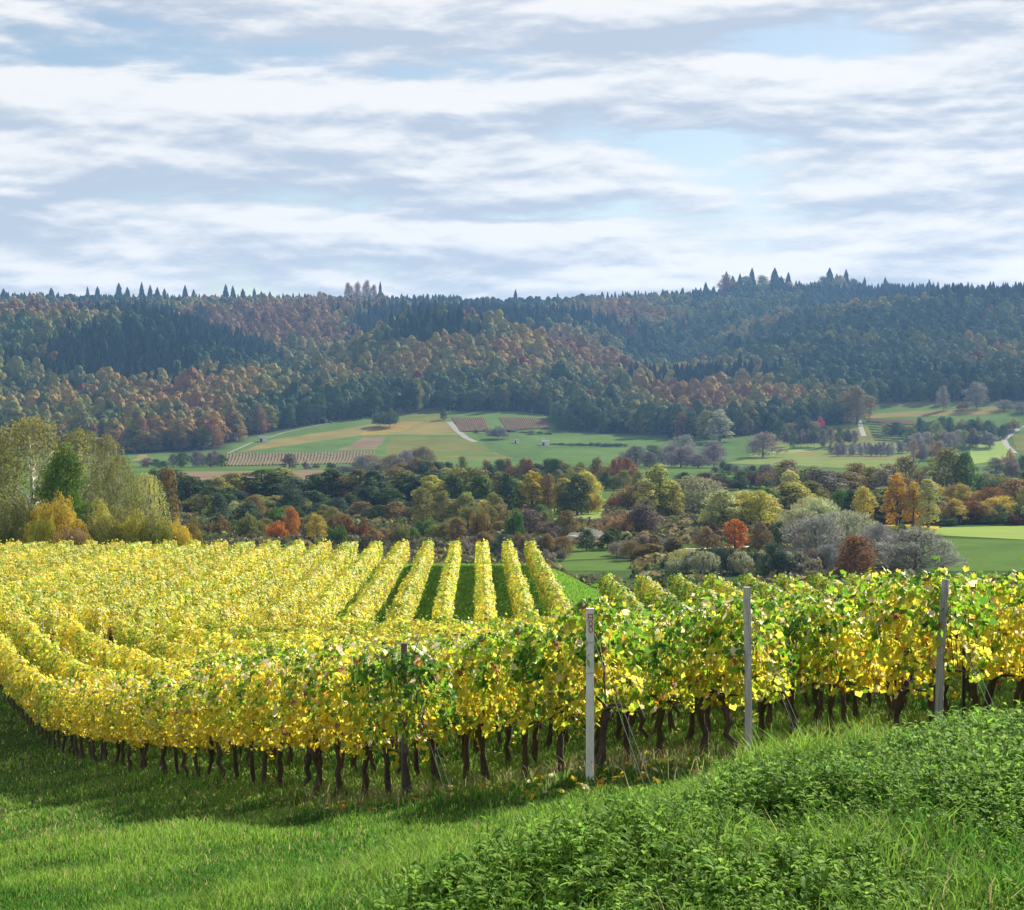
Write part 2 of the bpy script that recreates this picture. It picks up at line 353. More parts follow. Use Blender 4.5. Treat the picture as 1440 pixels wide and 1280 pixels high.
def vine_trunk(seed):
    r = np.random.default_rng(100 + seed); acc = Acc(); H = r.uniform(0.68, 0.84)
    k = 7; t = np.linspace(0, 1, k); lean = r.normal(size=2) * np.array([0.15, 0.06]); wob = r.normal(size=(k, 2)) * 0.022
    pts = np.stack([lean[0] * t ** 1.4 + wob[:, 0], lean[1] * t + wob[:, 1], -0.08 + (H + .08) * t], 1)
    base = r.uniform(0.036, 0.055); rad = base * (1.15 - 0.35 * t + 0.18 * np.sin(t * 9 + seed)); rad[-1] *= 1.5; rad[-2] *= 1.35
    acc.add(*tube(pts, rad, 8))
    top = pts[-1]
    for s in (-1, 1):                                        # the two arms along the wire
        q = np.array([top, top + [s * .12, 0, .07], top + [s * .34, 0, .10], top + [s * .55, r.normal() * .03, .11]])
        acc.add(*tube(q, [base * .75, base * .5, base * .33, base * .2], 6))
    for c in range(7):                                       # canes tied up through the wires
        x0 = r.uniform(-.5, .5); q = np.array([[x0, 0, H + .1], [x0 + r.normal() * .05, r.normal() * .06, H + .5], [x0 + r.normal() * .1, r.normal() * .1, H + .95], [x0 + r.normal() * .13, r.normal() * .13, 1.85 + r.uniform(0, .22)]])
        acc.add(*tube(q, [.006, .005, .004, .0025], 4))
    return acc.mesh('trunk', M_bark, True)
def grape_bunch(seed):
    r = np.random.default_rng(seed); acc = Acc()
    V0 = []
    for th in np.linspace(0, math.pi, 5):
        V0 += [(math.sin(th) * math.cos(p), math.sin(th) * math.sin(p), math.cos(th)) for p in np.linspace(0, 2 * math.pi, 6, endpoint=False)]
    V0 = np.array(V0); F0 = np.array([(i * 6 + j, i * 6 + (j + 1) % 6, (i + 1) * 6 + (j + 1) % 6, (i + 1) * 6 + j) for i in range(4) for j in range(6)])
    for k in range(34):
        t = r.random(); rr = 0.035 * (1 - t) ** .6 + .006; an = r.uniform(0, 6.3)
        acc.add(V0 * 0.0085 + [rr * math.cos(an), rr * math.sin(an), -0.12 * t], F0)
    return acc.mesh('grape_bunch', M_grape, True)

# ------------------------------------------------------------------ the near block of vines: rows, posts, individual vines
DIRX = -0.389; ROW_O = [-1.0, 0.72, 2.80, 4.95]; ROW_D0 = [21.1, 20.0, 20.8, 20.6]
for k in range(4, 22): ROW_O.append(4.95 + 2.03 * (k - 3)); ROW_D0.append(20.6 + 0.15 * (k - 3))
ROT = math.atan2(1, DIRX)
def row_x(k, d): return ROW_O[k] + DIRX * (d - 21)
cand = []
for k in range(len(ROW_O)):
    j = 0
    while True:
        d = ROW_D0[k] + 0.35 + j * 1.1 * math.cos(math.atan(-DIRX)) + (0.12 * math.sin(j * 2.3 + k))
        if d > 79.0: break
        X = row_x(k, d); px = CX + FPX * X / d
        if -60 < px < 1510: cand.append((d, k, j, X))
        elif px > 1510: pass
        j += 1
cand.sort()
vines, rest = cand[:300], cand[300:]
for k in range(4, 8):                                       # heads of the next rows, just past the frame
    for j in range(14):
        d = ROW_D0[k] + 0.35 + j * 1.1 * math.cos(math.atan(-DIRX)) + (0.12 * math.sin(j * 2.3 + k)); X = row_x(k, d)
        if CX + FPX * X / d >= 1510 and X < .29 * d + 6: vines.append((d, k, j, X))
FOL = [vine_foliage(s, b) for s, b in enumerate([-0.28, -0.20, -0.36, -0.10, 0.18, 0.25, 0.10, 0.38, 0.48, 0.55, 0.32, -0.02])]
TRK = [vine_trunk(s) for s in range(7)]
BUN = grape_bunch(5)
ORD = ['first', 'second', 'third', 'fourth', 'fifth', 'sixth', 'seventh', 'eighth', 'ninth', 'tenth']
POSTN = ['weathered brown post', 'white post with red marks', 'plain straight grey post', 'leaning grey post']
proto_v = None
def vine_parts(k, j, d):
    """greener towards the middle rows near the posts, yellower down the slope"""
    v = 0.5 + 0.5 * math.sin(j * 0.9 + k * 1.7)
    if k == 0: pool = [9] if j < 2 else ([0, 1, 2, 3, 11] if j < 18 else [0, 1, 2, 6])
    elif k == 1: pool = [4, 7, 10, 5] if j < 4 else [0, 3, 5, 6, 11]
    elif k == 2: pool = [7, 8, 10, 4, 5]
    elif k == 3: pool = [4, 5, 10, 7, 6, 3]
    else: pool = [4, 5, 6, 10, 3, 7]
    return pool[int(random.random() * len(pool))]
for d, k, j, X in vines:
    z = gz(X, d); rz = ROT + (math.pi if random.random() < .5 else 0)
    if k < 4 and j < 10:
        lab = 'dark-trunked grapevine, %s in the row from the %s' % (ORD[j], POSTN[k]); grp = 'grapevines of the row at the ' + POSTN[k]
    elif k < 4:
        lab = 'yellowing grapevine farther down the row that starts at the %s' % POSTN[k]; grp = 'grapevines of the row at the ' + POSTN[k]
    else:
        lab = 'yellow-green grapevine in the block of rows beyond the leaning grey post'; grp = 'grapevines of the block beyond the leaning grey post'
    o = thing('grapevine', lab, 'grapevine', (X, d, z), rz, grp)
    f = obj('foliage', FOL[vine_parts(k, j, d)], o); s = random.uniform(0.94, 1.06) if k < 2 else random.uniform(.97, 1.11); f.scale = (random.choice((-1, 1)) * 1.0, 1.0, s)
    f.color = (1, 1, 1, 1)
    if (k, j) == (6, 30): f.color = (0.5, 0.08, 0.25, 1)
    t = obj('trunk', TRK[int(random.random() * 7)], o); t.rotation_euler = (0, 0, random.choice((0, math.pi)))
    if d < 27 and k < 4 and random.random() < 0.6:
        for q in range(random.randint(1, 2)):
            obj('grape_bunch', BUN, o, (random.uniform(-.5, .5), random.choice((-1, 1)) * random.uniform(.2, .27), random.uniform(.8, 1.4)))

def hedge(acc, X, Y, Z, per_m, r, bias=-0.3, size=(0.12, 0.2), w=0.24, zb=0.55, zt=1.9, amp=.6):
    """vine hedge along a line of points (close together)"""
    P0 = np.stack([X, Y], 1); seg = np.linalg.norm(np.diff(P0, axis=0), axis=1); L = np.concatenate([[0], np.cumsum(seg)])
    n = int(L[-1] * per_m); s = r.uniform(0, L[-1], n); cx = np.interp(s, L, X); cy = np.interp(s, L, Y); cz = np.interp(s, L, Z)
    dv = unit(np.array([[X[-1] - X[0], Y[-1] - Y[0]]]))[0]; nv = np.array([-dv[1], dv[0]])
    h = r.beta(1.3, 0.95, n); off = r.uniform(0, 99)
    bul = vnoise(s * 0.9 + off, h * 2, 50); g = fbm(s * 0.8 + off, h * 2.5, 53) + 0.5 * vnoise(s * .12 + off, .5, 57)
    sg = np.where(r.random(n) < .5, -1, 1); y = sg * (w * (0.75 + .3 * np.sin(h * 3.1)) + 0.15 * bul) * np.sqrt(r.uniform(.0, 1.1, n))
    zz = lerp(zb + .1 * vnoise(s * 1.1 + off, 1.5, 55), zt + 0.21 * vnoise(s * 1.3 + off, 7.5, 56), h) + (r.random(n) < .05) * r.uniform(0, .35, n)
    P = np.stack([cx + nv[0] * y, cy + nv[1] * y, cz + zz], 1)
    N = np.stack([nv[0] * sg, nv[1] * sg, 0.45 + (h > .85) * 1.0], 1) + r.normal(size=(n, 3)) * 0.5
    C = vine_colours(h * .35 + .25, g * amp, r, bias + .17)
    V, F = cards(P, N, r.uniform(size[0], size[1], n), 0.9, r)
    acc.add(V, F, np.repeat(C, 4, 0))
def stems(acc, X, Y, Z, r, step=1.1):
    P0 = np.stack([X, Y, Z], 1); L = np.concatenate([[0], np.cumsum(np.linalg.norm(np.diff(P0, axis=0), axis=1))])
    for s in np.arange(.4, L[-1], step):
        p = np.array([np.interp(s, L, X), np.interp(s, L, Y), np.interp(s, L, Z)]); e = r.normal(size=2) * .07
        acc.add(*tube([p - [0, 0, .1], p + [e[0] * .4, e[1] * .4, .35], p + [e[0], e[1], .8]], [.05, .04, .045], 5))
byrow = {}
for d, k, j, X in rest: byrow.setdefault(k, []).append(d)
GRP_LOW = 'lower ends of the vine rows above the grass track'
for k, ds in byrow.items():
    d0, d1 = min(ds), max(ds)
    if d1 - d0 < 2: continue
    Y = np.linspace(d0 - .4, d1 + .4, 60); X = ROW_O[k] + DIRX * (Y - 21); Z = ground(X, Y); r = np.random.default_rng(700 + k)
    o = thing('vine_hedge', 'far stretch of a trellised vine hedge sloping down to the grass track', 'vine row', (0, 0, 0), 0, GRP_LOW)
    a = Acc(); hedge(a, X, Y, Z, 520, r, -0.18 if k < 10 else -0.02, (0.10, 0.17), .36, .66 if k < 2 else .28, 1.92); obj('foliage', a.mesh('foliage', M_hedge), o)
    a = Acc(); stems(a, X, Y, Z, r); tag(obj('stems', a.mesh('stems', M_bark), o), kind='stuff')

# posts at the heads of the first four rows
def wrap(acc, x, y, z, hw):
    q = [(x - hw, y - hw, z), (x + hw, y - hw, z + .012), (x + hw, y + hw, z + .004), (x - hw, y + hw, z + .01), (x - hw, y - hw, z)]
    acc.add(*tube(q, [.004] * 5, 4))
def post(k, hgt, wid, mat, label, px, ytop, lean=(0, 0), letters=False, roundp=False):
    d = ROW_D0[k] - (0.25 if k else -0.42); X = (px - CX) / FPX * d; z = gz(X, d); hgt = (HY - ytop) / FPX * d - z
    o = thing('vineyard_post', label, 'post', (X, d, z)); a = Acc()
    if roundp:
        t = np.linspace(0, 1, 9); pts = np.stack([lean[0] * t + .008 * np.sin(t * 7), lean[1] * t, -.15 + (hgt + .15) * t], 1)
        a.add(*tube(pts, wid / 2 * (1.06 - .12 * t + .05 * np.sin(t * 17)), 10))
    else:
        hw = wid / 2; t = np.linspace(0, 1, 7); V = []
        for tt in t:
            c = np.array([lean[0] * tt, lean[1] * tt, -.15 + (hgt + .15) * tt]); h2 = hw * (1.02 - .06 * tt); b = h2 * .18
            for sx, sy in ((-1, -1), (1, -1), (1, 1), (-1, 1)):
                for e in ((0, 1), (1, 0)) if sx * sy > 0 else ((1, 0), (0, 1)):
                    V.append(c + [sx * (h2 - b * e[0]), sy * (h2 - b * e[1]), 0])
        F = np.array([(i * 8 + j, i * 8 + (j + 1) % 8, (i + 1) * 8 + (j + 1) % 8, (i + 1) * 8 + j) for i in range(6) for j in range(8)])
        a.add(V, [F, np.array([[48 + j for j in range(8)]])])
    obj('shaft', a.mesh('shaft', mat, roundp), o)
    for f in ((0.62, 0.8, 0.93) if not roundp else (0.5, 0.75)):
        a = Acc(); wrap(a, lean[0] * f, lean[1] * f, hgt * f, wid * .55); obj('wire_tie', a.mesh('wire_tie', M_wire), o)
    a = Acc(); gx, gy = X + 0.55, d - 0.75; gzz = gz(gx, gy) - z
    for e in (0, .035): a.add(*tube([(lean[0] * .85 + .02 + e, lean[1] * .85, hgt * .85), (.55 + e * 2.2, -.75, gzz + .01)], [.0035, .0035], 5))
    obj('guy_wire', a.mesh('guy_wire', M_wire), o)
    if letters:
        a = Acc(); yf = -wid / 2 - .003
        def stroke(x0, z0, x1, z1, wd=.010):
            dx, dz = x1 - x0, z1 - z0; l = math.hypot(dx, dz); nx, nz = -dz / l * wd / 2, dx / l * wd / 2
            V = [(x, y, zz) for y in (yf, yf + .004) for x, zz in ((x0 + nx, z0 + nz), (x1 + nx, z1 + nz), (x1 - nx, z1 - nz), (x0 - nx, z0 - nz))]
            a.add(V, np.array([(0, 3, 2, 1), (4, 5, 6, 7), (0, 1, 5, 4), (1, 2, 6, 5), (2, 3, 7, 6), (3, 0, 4, 7)]))
        t = hgt - .055
        stroke(-.022, t, -.022, t - .075); stroke(.028, t, .028, t - .075); stroke(-.016, t - .008, .022, t - .008); stroke(-.016, t - .045, .022, t - .045)
        for c, rz_ in ((t - .112, .026), (t - .172, .036)):
            an = np.linspace(0, 2 * math.pi, 13)
            for i in range(12): stroke(.006 + .020 * math.cos(an[i]), c + rz_ * math.sin(an[i]), .006 + .020 * math.cos(an[i + 1]), c + rz_ * math.sin(an[i + 1]), .009)
        stroke(-.035, t - .30, -.035, t - .36, .008)
        obj('lettering', a.mesh('lettering', M_red), o)
    return o
post(0, 1.7, .075, M_brown, 'weathered brown wooden post almost buried in vine leaves', 568, 905)
post(1, 1.9, .088, M_conc, 'white square concrete post with red marks near its top', 830, 856, (0, 0), True)
post(2, 1.9, .080, M_grey, 'plain straight grey wooden post with wire ties, beside yellow vines', 1055, 826, (-.035, 0))
post(3, 1.8, .095, M_wood, 'leaning round grey wooden post at the top of the weedy bank', 1318, 815, (.10, 0), roundp=True)
for k in range(4):
    for nm, hh in (('lower', .78), ('middle', 1.25), ('top', 1.72)):
        Y = np.linspace(ROW_D0[k] - (.25 if k else -.3), 46, 30); X = ROW_O[k] + DIRX * (Y - 21); Z = ground(X, Y) + hh; a = Acc(); a.add(*tube(np.stack([X, Y, Z], 1), [.0022] * 30, 4))
        tag(obj('trellis_wire', a.mesh('trellis_wire', M_wire)), '%s trellis wire running from the %s into the vine leaves' % (nm, POSTN[k]), 'wire', 'trellis wires of the vine rows')
d = 22.6; X = (1357 - CX) / FPX * d
o = tag(obj('vineyard_stake', None), None); bpy.data.objects.remove(o)
o = thing('metal_stake', 'thin black metal stake among vines beyond the leaning grey post', 'stake', (X, d, gz(X, d)))
a = Acc(); a.add(*box(-.018, .018, -.018, .018, -.2, 1.28)); a.add(*box(-.03, .03, -.006, .006, 1.14, 1.17)); obj('shaft', a.mesh('shaft', M_black), o)
# small stakes farther down the rows
a = Acc(); a.add(*box(-.022, .022, -.022, .022, -.2, 1.6)); a.add(*box(-.027, .027, -.027, .027, 1.6, 1.63)); me = a.mesh('row_stake', M_grey)
for k in range(0, 12):
    d = 79.6; X = row_x(k, d)
    o = obj('row_stake', me, None, (X, d, gz(X, d))); tag(o, 'short pale stake where a vine row meets the grass track', 'stake', 'stakes at the lower ends of the vine rows')

# ------------------------------------------------------------------ the far field of rows
def fz(d): return -9.9 - 0.01035 * d
VX = (670 - CX) / FPX                                           # all rows run this way
HED = []; FW = .35
for s in range(6):
    r = np.random.default_rng(300 + s); a = Acc(); Y = np.linspace(0, 57, 40)
    hedge(a, VX * Y, Y, -0.01035 * Y, 430, r, -0.14, (0.11, 0.19), FW + .03 * s, .3, 1.9, .45); b = Acc(); stems(b, VX * Y, Y, -0.01035 * Y, r); HED.append((a.mesh('foliage', M_hedge), b.mesh('stems', M_bark)))
SHO = []
for s in range(2):
    r = np.random.default_rng(330 + s); a = Acc(); Y = np.linspace(0, 23, 30)
    hedge(a, VX * Y, Y, -0.01035 * Y, 420, r, 0.25, (0.12, 0.2), .38, .4, 1.9); b = Acc(); stems(b, VX * Y, Y, -0.01035 * Y, r); SHO.append((a.mesh('foliage', M_hedge), b.mesh('stems', M_bark)))
GF = 'vine hedges of the broad far field'
X82 = [(x - 670) / 266.0 * 8.0 + VX * 82 for x in ()]
def far_row(px_far, y_far, dfar, long, label, i):
    Xf = (px_far - CX) / FPX * dfar; d0 = 81.6 if long else 82.0; X0 = Xf - VX * (dfar - d0)
    o = thing('vine_hedge', label, 'vine row', (X0, d0, fz(d0)), 0, GF)
    f, t = (HED[i % 3 if i < 7 else 2 + i % 4] if long else SHO[i % 2])
    obj('foliage', f, o); tag(obj('stems', t, o), kind='stuff')
    if i % 2: return
    p = obj('row_stake', me, None, (X0 - .05, d0 - .3, fz(d0))); tag(p, 'short pale stake at the near end of a far vine row', 'stake', 'stakes at the near ends of the far vine rows')
pxs = [745, 713, 678, 640, 603, 567]
NAMES = ['first', 'second', 'third', 'fourth', 'fifth', 'sixth']
for i, p in enumerate(pxs): far_row(p, 752, 139, True, 'long yellow vine hedge, %s from the end of the open grass strips' % NAMES[i], i)
p = 567; i = 6
while p > -90:
    p -= 36.2; far_row(p, 752, 139, True, 'long yellow vine hedge in the closely packed far field', i); i += 1
p = 853; i = 0
while p < 1560:
    far_row(p, 797, 104.5, False, ('short green-tinged vine hedge, %s beyond the grass gap' % NAMES[i]) if i < 4 else 'short green-tinged vine hedge half hidden behind the near vines', i); p += 49; i += 1

# ------------------------------------------------------------------ trees: a few of each kind, copied
def trunk_mesh(H, spread, r0, mat, seed, bare=.3, limbs=6, lean=.0):
    r = np.random.default_rng(seed); a = Acc(); t = np.linspace(0, 1, 6)
    pts = np.stack([lean * t + .04 * H * r.normal() * t * t, .03 * H * r.normal() * t, -0.3 + (H * .85 + .3) * t], 1)
    a.add(*tube(pts, r0 * (1 - .85 * t), 7))
    for i in range(limbs):
        z = r.uniform(bare, .72) * H; an = r.uniform(0, 6.28); l = spread * r.uniform(.5, .95) * (1.1 - .6 * z / H)
        s = np.array([np.interp(z, pts[:, 2], pts[:, 0]), np.interp(z, pts[:, 2], pts[:, 1]), z]); e = s + [l * math.cos(an), l * math.sin(an), l * r.uniform(.5, 1.2)]
        m = (s + e) / 2 + [0, 0, -.05 * l]
        a.add(*tube([s, m, e], [r0 * .42, r0 * .25, r0 * .08], 5))
    return a.mesh('trunk', mat, True)
def lobe_crown(seed, lobes, nleaf, size, col2=(1.25, 1.15, .7), jitter=.0, shell=(.72, 1.06), inner=.12):
    """lobes: (x,y,z,rx,rz); leaves thick on each lobe's skin, tint varies from lobe to lobe and leaf to leaf"""
    r = np.random.default_rng(seed); a = Acc(); W = np.array([l[3] ** 2 for l in lobes]); W = W / W.sum()
    cen = np.mean([l[:3] for l in lobes], 0)
    for l, wgt in zip(lobes, W):
        n = max(12, int(nleaf * wgt)); d = unit(r.normal(size=(n, 3))); d[:, 2] = np.where(d[:, 2] < -.55, -d[:, 2], d[:, 2])
        rr = r.uniform(*shell, n) * (1 + .18 * vnoise(d[:, 0] * 2.5 + seed + l[0], d[:, 2] * 2.5 + l[1], 60)); rr = np.where(r.random(n) < inner, r.uniform(.2, .7, n), rr)
        P = np.array(l[:3]) + d * rr[:, None] * [l[3], l[3], l[4]]
        N = d + .5 * unit(P - cen) + r.normal(size=(n, 3)) * .55
        hue = r.random() ** 1.6; lv = r.uniform(.82, 1.18)
        C = lerp(np.ones(3), np.array(col2), np.clip(hue + r.normal(size=(n, 1)) * .25, 0, 1)) * lv * r.uniform(.75, 1.25, (n, 1))
        V, F = cards(P, N, r.uniform(.7, 1.3, n) * size, .85, r); a.add(V, F, np.repeat(C, 4, 0))
    return a.mesh('crown', M_tree)
def round_lobes(seed, H=10, Rr=4.2, n=22, bottom=.07, pw=.6, taper=1.0):
    r = np.random.default_rng(seed); L = []
    for i in range(n):
        t = (i + .5) / n; z = lerp(bottom * H, H * .9, t); env = Rr * math.sin(math.pi * min(1, (.12 + .88 * t) ** taper)) ** pw
        an = i * 2.4 + r.normal() * .4; rad = env * r.uniform(.35, .78); s = r.uniform(.24, .38) * Rr
        L.append((rad * math.cos(an), rad * math.sin(an), z, s, s * r.uniform(.75, 1.05)))
    L.append((0, 0, H * .5, Rr * .55, H * .3)); L.append((0, 0, H * .86, Rr * .32, H * .12))
    return L
def skirts(acc, r, H=20, Rb=3.1, levels=7, sides=9):
    """whorls of drooping branches: ragged cones set one over the other"""
    for i in range(levels):
        z0 = H * lerp(.05, .80, i / (levels - 1)); z1 = min(H, z0 + H * .27); R0 = Rb * (1 - z0 / H) ** .8 * r.uniform(.9, 1.12) + .15; th = np.linspace(0, 2 * math.pi, sides * 2 + 1)[:-1] + r.random()
        rad = R0 * np.where(np.arange(sides * 2) % 2, r.uniform(.55, .75, sides * 2), r.uniform(.85, 1.25, sides * 2)); rim = np.stack([rad * np.cos(th), rad * np.sin(th), z0 - .12 * R0 + (R0 - rad) * .5 + r.normal(size=sides * 2) * .25], 1)
        rt = R0 * .12; top = np.stack([rt * np.cos(th), rt * np.sin(th), np.full(sides * 2, z1)], 1); j = np.arange(sides * 2); k = (j + 1) % (sides * 2)
        Q = np.stack([rim[j], rim[k], top[k], top[j]], 1).reshape(-1, 3); acc.add(Q, np.arange(len(Q)).reshape(-1, 4), np.repeat(r.uniform(.7, 1.3, (sides * 2, 1)) * np.ones(3), 4, 0))
def spruce(seed, acc, H=20, Rb=3.3, levels=16, per=10, loc=(0, 0, 0), C=(1, 1, 1), r=None):
    r = r or np.random.default_rng(seed); P = []; Q = []
    lv = np.linspace(.04, .98, levels); n = levels * per
    z = np.repeat(lv, per) + r.normal(size=n) * .012; z = np.clip(z, .01, .99); R0 = Rb * (1 - z) ** .85 * r.uniform(.65, 1.15, n) + .12
    an = r.uniform(0, 6.283, n); o = np.stack([np.cos(an), np.sin(an), np.zeros(n)], 1); s = np.stack([-np.sin(an), np.cos(an), np.zeros(n)], 1)
    base = np.stack([np.zeros(n), np.zeros(n), z * H], 1); tip = base + o * R0[:, None]; tip[:, 2] -= R0 * .42
    wd = (R0 * .40 + .22)[:, None]; mid = base * .45 + tip * .55; mid[:, 2] += .06 * R0
    V = np.stack([base, mid - s * wd, tip, mid + s * wd], 1).reshape(-1, 3) + loc
    Cc = np.asarray(C) * r.uniform(.7, 1.3, (n, 1)); acc.add(V, np.arange(4 * n).reshape(n, 4), np.repeat(Cc, 4, 0))
    m = max(4, n // 8); zz = r.uniform(.1, .95, m); V, F = cards(np.stack([r.normal(size=m) * .1, r.normal(size=m) * .1, zz * H], 1) + loc, r.normal(size=(m, 3)) * [1, 1, .2], Rb * .8 * (1 - zz) + .2, .7, r); acc.add(V, F, np.asarray(C) * .8)
def bare_crown(seed, n=2600, H=8, Rr=4, base=.12):
    r = np.random.default_rng(seed); a = Acc(); L = round_lobes(seed, H, Rr, 14, base); W = np.array([l[3] ** 2 for l in L]); W /= W.sum()
    for l, wg in zip(L, W):
        m = int(n * wg); d = unit(r.normal(size=(m, 3)) + [0, 0, .3]); P = np.array(l[:3]) + d * (r.random((m, 1)) ** .5) * [l[3] * 1.1, l[3] * 1.1, l[4] * 1.1]
        up = unit(P - [0, 0, H * .1]) + r.normal(size=(m, 3)) * .45; C = r.uniform(.7, 1.35, (m, 1)) * np.ones(3)
        N = np.cross(up, r.normal(size=(m, 3))); n_ = unit(N); t = unit(up); b = np.cross(n_, t); s = r.uniform(.35, .9, (m, 1)) * .5; ww = .035 + .03 * r.random((m, 1))
        V = np.stack([P - t * s - b * ww, P - t * s + b * ww, P + t * s + b * ww * .4, P + t * s - b * ww * .4], 1).reshape(-1, 3)
        a.add(V, np.arange(4 * m).reshape(m, 4), np.repeat(C, 4, 0))
    return a.mesh('crown', M_tree)
def weeping(seed, H=10, Rr=3.6, strands=330, per=22, size=.17):
    r = np.random.default_rng(seed); a = Acc()
    for i in range(strands):
        t = r.random(); an = r.uniform(0, 6.283); z = lerp(.3, .98, t ** .8) * H; env = Rr * (1 - max(0, (t - .35) / .65) ** 2.4) ** .5 * lerp(.75, 1, min(1, t / .35)); rad = env * math.sqrt(r.uniform(.1, 1)) * (1 + .30 * float(vnoise(an * 1.6 + seed, t * 5, 66)))
        ln = r.uniform(.10, .28) * H * (.6 + .6 * rad / Rr); u = np.linspace(0, 1, per)
        c = np.array([rad * math.cos(an), rad * math.sin(an)]); P = np.stack([c[0] * (1 + .12 * u) , c[1] * (1 + .12 * u), z + .25 * np.sin(u * 3.1) - ln * u ** 1.2], 1) + r.normal(size=(per, 3)) * .09
        C = lerp(np.ones(3), np.array([1.3, 1.15, .6]), r.random() ** 2) * r.uniform(.7, 1.3, (per, 1)); V, F = cards(P, r.normal(size=(per, 3)) + np.array([c[0], c[1], 1.0]) * .25, r.uniform(.6, 1.3, per) * size, .8, r, None)
        a.add(V, F, np.repeat(C, 4, 0))
    return a.mesh('crown', M_tree)

P = {}
P['round'] = [(lobe_crown(s, round_lobes(s), 3600, .34), trunk_mesh(10, 4, .3, M_trunk, s)) for s in (11, 12, 13, 14)]
P['oval'] = [(lobe_crown(s, round_lobes(s, 10, 2.7, 22, .06, .5), 3200, .30), trunk_mesh(10, 2.6, .25, M_trunk, s)) for s in (21, 22, 23)]
def poplar_lobes(seed):
    r = np.random.default_rng(seed); L = []
    for i in range(17):
        t = i / 16; z = lerp(1.2, 9.2, t); e = 1.25 * math.sin(math.pi * lerp(.22, .9, t)) ** .8; an = i * 2.4
        L.append((e * .65 * math.cos(an), e * .65 * math.sin(an), z, r.uniform(.55, .95), r.uniform(.7, 1.1)))
    return L
P['poplar'] = [(lobe_crown(s, poplar_lobes(s), 3000, .26), trunk_mesh(10, 1, .22, M_trunk, s)) for s in (31, 32)]
def shrub_lobes(seed):
    r = np.random.default_rng(seed); L = []
    for i in range(17):
        an = i * 2.4; rad = 2.7 * math.sqrt((i + .5) / 17); h = r.uniform(.5, .95) * 3.4 * math.sqrt(max(.15, 1 - (rad / 3.4) ** 2)); L.append((rad * math.cos(an), rad * math.sin(an), h * .62, r.uniform(.7, 1.15), h * .5))
    return L
P['shrub'] = [(lobe_crown(s, shrub_lobes(s), 3000, .26), trunk_mesh(3, 2.2, .12, M_trunk, s, .05, 8)) for s in (41, 42, 43)]
P['bigshrub'] = [(lobe_crown(s, shrub_lobes(s), 9000, .13), trunk_mesh(3, 2.2, .08, M_trunk, s, .05, 9)) for s in (46, 47, 48)]
P['bigtree'] = [(lobe_crown(s, round_lobes(s, 10, 4.2, 30), 13000, .19), trunk_mesh(10, 4, .22, M_trunk, s, .2, 10)) for s in (51,)]
P['willow'] = [(weeping(s, 10, 4.3, 420, 20, .26), trunk_mesh(10, 3.5, .3, M_trunk, s, .2, 8)) for s in (61, 62)]
P['birch'] = [(weeping(s, 10, 3.4, 390, 22, .15), trunk_mesh(10, 3.6, .2, M_birch, s, .06, 22)) for s in (66, 67)]
P['bare'] = [(bare_crown(s), trunk_mesh(8, 3.5, .2, M_trunk, s, .08, 10)) for s in (71, 72, 73)]
def spr(s):
    a = Acc(); spruce(s, a, 20, 3.3, 24, 13); skirts(a, np.random.default_rng(s + 5), 20, 2.9, 11, 11); return a.mesh('crown', M_tree)
P['spruce'] = [(spr(s), trunk_mesh(20, .5, .3, M_trunk, s, .3, 0)) for s in (81, 82, 83)]
DIM = {}
for k, L in P.items():
    for i, (c, t) in enumerate(L):
        co = np.empty(len(c.vertices) * 3, np.float32); c.vertices.foreach_get('co', co); co = co.reshape(-1, 3)
        q = np.percentile(co, [1, 99], 0); DIM[(k, i)] = (max(q[1][0] - q[0][0], q[1][1] - q[0][1]), co[:, 2].max())
COL = dict(straw=(.20, .205, .085), dark=(.06, .10, .032), olive=(.20, .21, .06), green=(.09, .17, .03), yellow=(.42, .35, .06), pale=(.42, .43, .19), lime=(.38, .38, .08), orange=(.42, .17, .025), rust=(.23, .115, .045),
           brown=(.20, .155, .065), red=(.25, .05, .03), grey=(.21, .20, .17), mauve=(.165, .135, .13), silver=(.30, .33, .23), pink=(.5, .08, .14), bluegreen=(.055, .09, .06), maroon=(.08, .03, .03), tan=(.26, .18, .09), gold=(.5, .32, .03))
WORDS = dict(straw='straw-coloured', dark='dark green', olive='olive green', green='mid green', yellow='yellow-leaved', pale='pale green', lime='yellow-green', orange='orange', rust='rust-brown', brown='brownish', red='reddish', grey='grey leafless', mauve='mauve-grey leafless',
             silver='silvery green', pink='bright pink', bluegreen='blue-green', maroon='dark maroon', tan='tan-coloured', gold='golden yellow')
KN = dict(round=('tree', 'broad rounded tree'), oval=('oval_tree', 'upright oval tree'), poplar=('poplar_tree', 'tall narrow poplar'), shrub=('shrub', 'low spreading shrub'), bigshrub=('shrub', 'bushy shrub'), bigtree=('tree', 'dense leafy tree'),
          willow=('willow_tree', 'drooping willow'), birch=('birch_tree', 'weeping birch'), bare=('bare_tree', 'twiggy tree'), spruce=('spruce_tree', 'pointed spruce'))
_tn = 0
